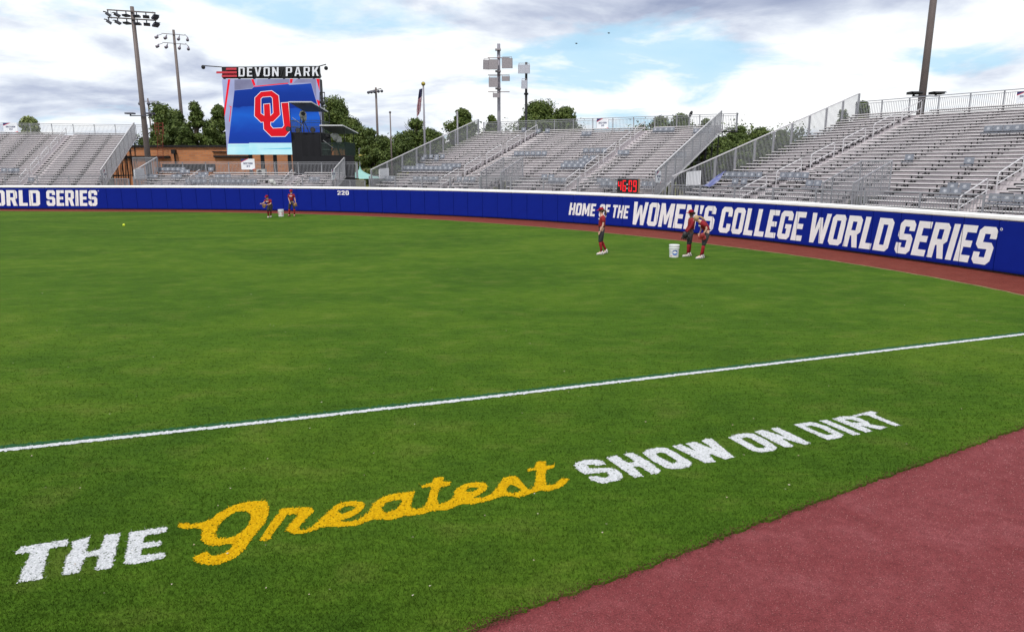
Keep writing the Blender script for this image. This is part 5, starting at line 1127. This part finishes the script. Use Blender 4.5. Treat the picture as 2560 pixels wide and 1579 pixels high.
# ---------------------------------------------------------------- buckets and ball
def bucket(label,p,s,logo):
    T=thing('bucket',label,'bucket',tuple(p)); pr=[(.125,0),(.13,.004),(.14,.26),(.152,.262),(.152,.285),(.144,.287),(.146,.335),(.156,.338),(.156,.362),(.150,.366),(.0,.366)]
    q=MB(); n=24
    for (r0,z0),(r1,z1) in zip(pr,pr[1:]):
        q.add([p+Vector((r0*s*math.cos(k*2*math.pi/n),r0*s*math.sin(k*2*math.pi/n),z0*s)) for k in range(n)]+[p+Vector((r1*s*math.cos(k*2*math.pi/n),r1*s*math.sin(k*2*math.pi/n),z1*s)) for k in range(n)],[(k,(k+1)%n,(k+1)%n+n,k+n) for k in range(n)])
    q.build('body',mat('bucket_white',(.80,.80,.82),.35,0,.05,4),T,smooth=False)
    q=MB(); q.tube([p+Vector((-.155*s,0,.27*s)),p+Vector((-.15*s,-.06*s,.2*s)),p+Vector((-.1*s,-.135*s,.17*s))],.004*s,5); q.build('handle',galv,T)
    def cyl(a,b,d): th=a/.137+(-math.pi/2); r_=.1385+.0+b*.04; return p+Vector((math.cos(th)*(r_+.003+d)*s,math.sin(th)*(r_+.003+d)*s,b*s))
    if logo:
        c=(-.005,.150); cir=[(c[0]+.074*math.cos(k*.2618),c[1]+.074*math.sin(k*.2618)) for k in range(24)]
        q=MB(); slab(q,[cir],lambda a,b,d:cyl(a,b,.002)); q.build('round_logo',mat('logo_blue',(.01,.12,.55),.4),T)
        for ch,ps in layout('NCAA',.125,.044,.5,2,.2):
            q=MB(); slab(q,[[(a+c[0]-.066,b+c[1]-.024) for a,b in pp] for pp in ps],lambda a,b,d:cyl(a,b,.005)); q.build('letter',whitep,T)
        q=MB(); slab(q,[[(-.12,.035),(-.095,.035),(-.095,.06),(-.12,.06)],[(-.075,.046),(.06,.043),(.06,.049),(-.075,.052)]],lambda a,b,d:cyl(a,b,.002)); q.build('red_mark',redp,T)
    else:
        q=MB(); slab(q,[[(-.07,.08),(.10,.07),(.105,.23),(-.07,.23)]],lambda a,b,d:cyl(a,b,.002)); q.build('label',mat('pink_label',(.60,.02,.07),.5),T)
        q=MB(); slab(q,[[(-.05,.135),(.03,.14),(.08,.13),(.08,.16),(.03,.165),(-.05,.155)]],lambda a,b,d:cyl(a,b,.005)); q.build('label_print',whitep,T)
bucket('white ball bucket with a round blue NCAA logo beside the two near players',gnd(1684.5,642.5),1.28,True)
bucket('white ball bucket with a pink label between the two far players',gnd(703,541),1.28,False)
p=gnd(310,565.5); T=thing('softball','bright yellow softball lying alone on the far left turf','ball',(p.x,p.y,.05)); MB().ball((p.x,p.y,.07),.07,14,10).build('ball',mat('optic_yellow',(.75,.85,.05),.5),T,smooth=True)
# birds
for px,py,lab in ((1441,109,'small dark bird in the blue gap of the sky'),(1522,83,'tiny gliding bird higher and farther right in the sky')):
    p=at(px,py,60); T=thing('bird',lab,'bird',tuple(p)); q=MB(); q.ball(p,(.09,.05,.05),8,5); q.build('body',blackm,T); q=MB(); q.add([p,p+Vector((-.16,0,.05)),p+Vector((-.04,.05,.0)),p+Vector((.16,0,.04)),p+Vector((.04,.05,0))],[(0,1,2),(0,3,4)]); q.build('wings',blackm,T)
# ---------------------------------------------------------------- players
def skinmesh(name,verts,edges,rad,m,parent,sub=1,root=0):
    me=bpy.data.meshes.new(name); me.from_pydata([tuple(v) for v in verts],edges,[]); ob=bpy.data.objects.new(name,me); COL.objects.link(ob)
    md=ob.modifiers.new('s','SKIN'); md.use_smooth_shade=True
    for i,r_ in enumerate(rad):
        sv=me.skin_vertices[0].data[i]; sv.radius=(r_ if hasattr(r_,'__len__') else (r_,r_)); sv.use_root=(i==root)
    s_=ob.modifiers.new('d','SUBSURF'); s_.levels=sub; s_.render_levels=sub
    dg=bpy.context.evaluated_depsgraph_get(); nm=bpy.data.meshes.new_from_object(ob.evaluated_get(dg)); nm.materials.clear(); nm.materials.append(m)
    nm.polygons.foreach_set('use_smooth',[True]*len(nm.polygons))
    bpy.data.objects.remove(ob); o=bpy.data.objects.new(name,nm); COL.objects.link(o); o.parent=parent; return o
skA=mat('skin_fair',(.62,.36,.27),.5); skB=mat('skin_dark',(.10,.045,.03),.5)
crim=mat('crimson_shirt',(.27,.008,.016),.75,0,.3,9); crims=mat('crimson_sock',(.27,.006,.012),.8,0,.2,14); pantm=mat('charcoal_pants',(.035,.033,.040),.8,0,.2,8); shoew=mat('white_shoe',(.72,.64,.64),.6,0,.1,9)
capmt=mat('crimson_cap',(.26,.010,.018),.8,spec=.1); hairb=mat('hair_brown',(.07,.045,.03),.6,0,.4,20); hairbl=mat('hair_blond',(.45,.31,.16),.6,0,.4,20); hairk=mat('hair_black',(.012,.010,.010),.5)
tan=mat('tan_leather',(.36,.19,.08),.6,0,.2,9); blk=mat('black_leather',(.014,.014,.016),.45); redlth=mat('red_leather',(.24,.02,.02),.5)
def fingers(mb,wrist,direc,side,s=1.,curl=.4):
    d=Vector(direc).normalized(); sd=Vector(side).normalized(); nrm=d.cross(sd)
    palm=Vector(wrist)+d*.045*s
    mb.ball(palm,(.028*s,.028*s,.045*s),8,6,Vector((0,0,1)).rotation_difference(d).to_matrix())
    for k,l in zip((-1.4,-.5,.45,1.3),(.062,.075,.07,.055)):
        b=palm+sd*k*.013*s+d*.03*s; m1=b+d*l*.55*s+nrm*curl*.01*s; e=m1+(d+nrm*curl*1.4).normalized()*l*.55*s
        mb.tube([b,m1,e],[.0095*s,.0085*s,.006*s],6)
    b=palm-sd*.024*s; mb.tube([b-d*.01*s,b-sd*.022*s+d*.02*s,b-sd*.026*s+d*.045*s],[.011*s,.010*s,.007*s],6)
def glove(label,p,direc,m,s=1.,group='fielding gloves'):
    T=thing('fielding_glove',label,'glove',tuple(p),0,None); d=Vector(direc).normalized(); up=Vector((0,0,1)).rotation_difference(d).to_matrix(); p=Vector(p)
    q=MB(); q.ball(p+d*.07*s,(.10*s,.055*s,.11*s),12,8,up); q.build('palm_pad',m,T,smooth=True)
    for k in range(4):
        a=(k-1.5)*.05*s; q=MB(); b=up@Vector((a,0,.12*s)); e=up@Vector((a*1.25,-.02*s,.235*s-.01*abs(k-1.5))); q.tube([p+b,p+b.lerp(e,.5)+up@Vector((0,.012,0)),p+e],[.027*s,.026*s,.018*s],8); q.build('finger_stall',m,T,smooth=True)
    q=MB(); q.tube([p+up@Vector((-.085*s,0,.05*s)),p+up@Vector((-.14*s,-.02*s,.12*s)),p+up@Vector((-.135*s,-.03*s,.18*s))],[.03*s,.028*s,.02*s],8); q.build('thumb_stall',m,T,smooth=True)
    q=MB(); q.add([p+up@Vector(v) for v in ((-.12*s,-.02*s,.13*s),(-.07*s,-.02*s,.10*s),(-.07*s,-.025*s,.19*s),(-.12*s,-.03*s,.19*s))],[(0,1,2,3)]); q.build('webbing',m,T)
def person(label,org,J,head,look,skin,hair,sleeve='short',shirt=crim,longsl=False,pony=None,bun=False,shoes=shoew,cap=True,hands=(True,True),logo=False,scale=1.):
    """J: joints (x right, y away, z up) relative to the feet"""
    org=Vector(org); T=thing('person',label,'person',tuple(org))
    g=lambda k:Vector(J[k])
    names=['pelvis','waist','chest','neck','hd']; H=Vector(head); look=Vector(look).normalized()
    V=[g('pelvis'),g('waist'),g('chest'),g('neck'),H-Vector((0,0,.04)),H+Vector((0,0,.06))]; E=[(0,1),(1,2),(2,3),(3,4),(4,5)]; Rr=[(.125,.10),(.105,.085),(.135,.10),.05,(.078,.085),(.075,.082)]
    idx={}
    for sd in 'LR':
        a=len(V); V+=[g('hip'+sd),g('knee'+sd),g('ankle'+sd),g('toe'+sd)]; Rr+=[.085,.055,.038,(.035,.028)]; E+=[(0,a),(a,a+1),(a+1,a+2),(a+2,a+3)]
        b=len(V); V+=[g('sh'+sd),g('el'+sd),g('wr'+sd)]; Rr+=[.05,.038,.026]; E+=[(2,b),(b,b+1),(b+1,b+2)]
    body=skinmesh('body',V,E,Rr,skin,T,1,0)
    hm=MB()
    for sd in 'LR':
        d=(g('wr'+sd)-g('el'+sd)); side=d.cross(Vector((0,1,0)) if abs(d.normalized().y)<.8 else Vector((1,0,0))); fingers(hm,g('wr'+sd),d,side)
    # face: nose, ears, brow
    sdv=look.cross(Vector((0,0,1))).normalized(); c=H
    hm.tube([c+look*.078+Vector((0,0,.02)),c+look*.102+Vector((0,0,-.012)),c+look*.08+Vector((0,0,-.02))],[.008,.014,.006],6)
    for s_ in (-1,1): hm.ball(c+sdv*s_*.078+Vector((0,0,-.005)),(.014,.018,.026),6,5)
    bpym=hm.mesh('h',skin,smooth=True)
    ho=bpy.data.objects.new('h',bpym); COL.objects.link(ho)
    # join hands and face into the body mesh
    bm=bmesh.new(); bm.from_mesh(body.data); bm.from_mesh(bpym); bm.to_mesh(body.data); bm.free(); bpy.data.objects.remove(ho); body.data.polygons.foreach_set('use_smooth',[True]*len(body.data.polygons))
    q=MB()
    for s_ in (-1,1): q.ball(c+look*.079+sdv*s_*.032+Vector((0,0,.018)),.009,6,4)
    q.build('eyes',blackm,None).parent=T
    q=MB(); q.tube([c+look*.083+sdv*-.02+Vector((0,0,-.045)),c+look*.088+Vector((0,0,-.043)),c+look*.083+sdv*.02+Vector((0,0,-.045))],.005,5); q.build('mouth',mat('lips',(.35,.12,.10),.5),None).parent=T
    # shirt
    V=[g('pelvis').lerp(g('waist'),.25),g('waist'),g('waist').lerp(g('chest'),.5),g('chest'),g('neck')-(g('neck')-g('chest'))*.25]; E=[(0,1),(1,2),(2,3),(3,4)]; Rr=[(.172,.150),(.150,.138),(.160,.145),(.175,.150),.075]
    for sd in 'LR':
        b=len(V); e=g('el'+sd); s_=g('sh'+sd)
        if longsl: V+=[s_,e,g('wr'+sd)]; Rr+=[.078,.056,.040]; E+=[(3,b),(b,b+1),(b+1,b+2)]
        else: V+=[s_,s_.lerp(e,.72)]; Rr+=[.080,.068]; E+=[(3,b),(b,b+1)]
    skinmesh('shirt',V,E,Rr,shirt,T,1,0)
    # pants
    V=[g('pelvis').lerp(g('waist'),.55),g('pelvis')]; E=[(0,1)]; Rr=[(.150,.135),(.170,.155)]
    for sd in 'LR':
        a=len(V); V+=[g('hip'+sd),g('hip'+sd).lerp(g('knee'+sd),.5),g('knee'+sd),g('knee'+sd).lerp(g('ankle'+sd),.12)]; Rr+=[.122,.104,.076,.068]; E+=[(1,a),(a,a+1),(a+1,a+2),(a+2,a+3)]
    skinmesh('pants',V,E,Rr,pantm,T,1,1)
    q=MB(); wv=(g('waist')-g('pelvis')).normalized(); M_=Vector((0,0,1)).rotation_difference(wv).to_matrix(); q.ball(g('pelvis').lerp(g('waist'),.42),(.152,.130,.022),16,6,M_); q.build('belt',blackm,None,smooth=True).parent=T
    for sd in 'LR':
        k,a,t_=g('knee'+sd),g('ankle'+sd),g('toe'+sd)
        q=MB(); q.tube([k.lerp(a,.08),k.lerp(a,.3),k.lerp(a,.65),a.lerp(t_,.05)],[.060,.062,.047,.044],12); q.build('sock',crims,None,smooth=True).parent=T
        f_=(t_-a); f_.z=0; f_.normalize(); heel=Vector((a.x,a.y,min(a.z,.2)-.07))-f_*.05
        q=MB(); q.tube([heel-f_*.02,heel+f_*.05,heel.lerp(t_,.55)+Vector((0,0,.012)),t_,t_+f_*.03],[.034,.045,.044,.036,.016],10); q.tube([a+Vector((0,0,.02)),heel+f_*.03],[.047,.046],10); q.build('shoe',shoes,None,smooth=True).parent=T
        q=MB(); q.tube([heel-f_*.03-Vector((0,0,.025)),t_+f_*.03-Vector((0,0,.025))],.022,8); q.build('sole',mat('shoe_sole',(.5,.45,.45),.7) if shoes is shoew else shoes,None).parent=T
    # hair and cap
    q=MB(); q.ball(c-look*.018+Vector((0,0,.03)),(.098,.102,.108),14,9); o=q.build('hair',hair,None,smooth=True); o.parent=T
    if pony:
        q=MB(); P_=[Vector(v) for v in pony]; q.tube(P_,[.03]+[.036]*(len(P_)-2)+[.012],8); q.build('ponytail',hair,None,smooth=True).parent=T
    if bun: q=MB(); q.ball(c-look*.12+Vector((0,0,.0)),(.05,.05,.05)); q.build('hair_bun',hair,None,smooth=True).parent=T
    if cap:
        q=MB(); q.ball(c+Vector((0,0,.062)),(.106,.106,.082),14,8); 
        q.v=[(v[0],v[1],max(v[2],c.z+.035)) for v in q.v]; q.build('cap',capmt,None,smooth=True).parent=T
        q=MB(); br=[]; 
        for k in range(9):
            a=(k-4)*.27; dirv=look*math.cos(a)+sdv*math.sin(a); br.append((c+dirv*.095+Vector((0,0,.045)),c+look*.085+dirv*.10*(1 if abs(k-4)<4 else .5)+Vector((0,0,.025))))
        V=[p for pr in br for p in pr]+[p+Vector((0,0,.008)) for pr in br for p in pr]; n=18
        q.add(V,[(2*k,2*k+1,2*k+3,2*k+2) for k in range(8)]+[(n+2*k,n+2*k+2,n+2*k+3,n+2*k+1) for k in range(8)]+[(2*k+1,n+2*k+1,n+2*k+3,2*k+3) for k in range(8)]); q.build('cap_brim',mat('brim_red',(.42,.015,.04),.7,spec=.1),None).parent=T
    if logo:
        ch=g('chest'); ft=Vector(logo).normalized(); sv=ft.cross(Vector((0,0,1)))
        f2=lambda a,b,o_:ch+ft*o_+sv*a+Vector((0,0,b))
        q=MB()
        for k in range(7):
            a=-.095+k*.028; q.add([f2(a+i*.022,b,.138-.25*abs(a+.01+i*.022)**1.5) for i,b in ((0,-.035),(1,-.035),(1,.015),(0,.015))],[(0,1,2,3)])
        q.build('shirt_print',whitep,None).parent=T
        q=MB(); q.add([f2(a,b,.142-.25*abs(a)**1.5) for a,b in ((-.07,-.05),(0,-.09),(.07,-.05))]+[f2(0,-.058,.142)],[(0,1,3),(3,1,2)]); q.build('shirt_print',blackm,None).parent=T
    return T
def std(**k): return k
# near left player, walking, facing left
oA=gnd(1503,636)
JA=dict(pelvis=(0,0,.99),waist=(-.01,0,1.13),chest=(.012,0,1.38),neck=(-.03,0,1.54),hipL=(-.01,-.09,.95),hipR=(.01,.09,.95),kneeL=(-.07,-.09,.52),ankleL=(.005,-.09,.12),toeL=(-.16,-.09,.035),kneeR=(0,.09,.52),ankleR=(.19,.09,.17),toeR=(.10,.09,.04),
 shL=(.03,-.17,1.42),elL=(.02,-.21,1.16),wrL=(-.09,-.22,.92),shR=(.02,.17,1.42),elR=(.06,.22,1.17),wrR=(.02,.24,.93))
person('near player in red shirt walking left alone, ponytail and white shoes',oA,JA,(-.045,0,1.665),(-1,-.05,-.02),skA,hairb,pony=[(.06,0,1.70),(.12,0,1.66),(.135,0,1.55),(.13,0,1.46)],logo=(-1,-.3,0))
# near middle player, long sleeves, upright
oB=gnd(1722,641)
JB=dict(pelvis=(.02,0,.97),waist=(.03,0,1.10),chest=(.035,0,1.34),neck=(.02,0,1.49),hipL=(.0,-.09,.93),hipR=(.03,.09,.93),kneeL=(-.06,-.10,.50),ankleL=(-.07,-.10,.12),toeL=(-.24,-.10,.035),kneeR=(.04,.10,.50),ankleR=(.05,.10,.12),toeR=(-.10,.10,.035),
 shL=(.05,-.17,1.38),elL=(-.02,-.20,1.14),wrL=(-.19,-.20,.93),shR=(.04,.17,1.38),elR=(.0,.21,1.13),wrR=(-.14,.18,.93))
person('near player standing upright in a long-sleeved red top, dark hair bun',oB,JB,(.0,0,1.615),(-1,-.1,-.05),skB,hairk,longsl=True,bun=True)
glove('black fielding glove on the hand of the long-sleeved near player',oB+Vector((-.21,-.20,.90)),(-.2,0,-1),blk,1.1)
# near right player, bending
oC=gnd(1752,646)
JC=dict(pelvis=(.18,0,.97),waist=(.14,0,1.11),chest=(-.02,0,1.30),neck=(-.15,0,1.40),hipL=(.16,-.10,.93),hipR=(.16,.10,.93),kneeL=(.05,-.11,.52),ankleL=(-.03,-.11,.12),toeL=(-.19,-.11,.035),kneeR=(.10,.10,.53),ankleR=(.09,.10,.12),toeR=(-.06,.10,.035),
 shL=(-.03,-.18,1.31),elL=(.10,-.22,1.12),wrL=(.0,-.20,.94),shR=(-.05,.17,1.30),elR=(.02,.2,1.07),wrR=(-.06,.12,.93))
person('near player bending forward with blond ponytail, hands at the knees',oC,JC,(-.26,0,1.45),(-.85,-.05,-.5),skA,hairbl,pony=[(-.19,0,1.54),(-.10,-.02,1.53),(0,-.03,1.46),(.10,-.03,1.36)],cap=False,logo=(-.8,-.3,-.6))
glove('red fielding glove held low by the bending near player',oC+Vector((-.02,-.20,.93)),(-.35,0,-1),redlth,1.0)
# far left player, stooping toward the camera
oD=gnd(673,544)
JD=dict(pelvis=(.10,.08,.80),waist=(.08,.04,.92),chest=(.03,-.08,1.10),neck=(.01,-.13,1.22),hipL=(.02,.05,.77),hipR=(.18,.07,.77),kneeL=(-.02,-.10,.44),ankleL=(-.05,.05,.11),toeL=(-.06,-.10,.035),kneeR=(.14,-.02,.43),ankleR=(.04,.25,.14),toeR=(.03,.12,.04),
 shL=(-.15,-.08,1.13),elL=(-.23,-.14,.97),wrL=(-.33,-.28,.93),shR=(.20,-.06,1.14),elR=(.22,-.14,.90),wrR=(-.02,-.32,.84))
person('far player stooping with glove forward, left of the pink-labelled bucket',oD,JD,(.0,-.17,1.34),(-.35,-.9,-.15),skA,hairb,logo=(-.2,-1,-.2))
glove('tan fielding glove held out by the stooping far player',oD+Vector((-.05,-.34,.84)),(-1,-.3,-.2),tan,1.0)
oE=gnd(731,541)
JE=dict(pelvis=(-.0,0,.99),waist=(.0,0,1.11),chest=(.02,0,1.37),neck=(.03,0,1.52),hipL=(-.09,0,.95),hipR=(.09,0,.95),kneeL=(-.17,-.03,.52),ankleL=(-.19,0,.12),toeL=(-.27,-.12,.035),kneeR=(.17,-.03,.52),ankleR=(.15,0,.12),toeR=(.16,-.15,.035),
 shL=(-.15,0,1.43),elL=(-.18,0,1.18),wrL=(-.07,-.12,.95),shR=(.19,0,1.43),elR=(.25,-.02,1.18),wrR=(.29,-.08,.94))
person('far player standing facing the camera, right of the pink-labelled bucket',oE,JE,(.03,-.02,1.655),(-.15,-1,-.1),skA,hairb,logo=(-.1,-1,0),shoes=mat('orange_black_shoe',(.35,.06,.03),.6,0,.5,12,col2=(.03,.02,.02)))
glove('tan fielding glove hanging from the standing far player\'s hand',oE+Vector((.30,-.10,.90)),(.05,-.1,-1),tan,1.0)
for o in list(COL.objects):
    for k in ('_local','_P','_w'):
        if k in o.keys(): del o[k]
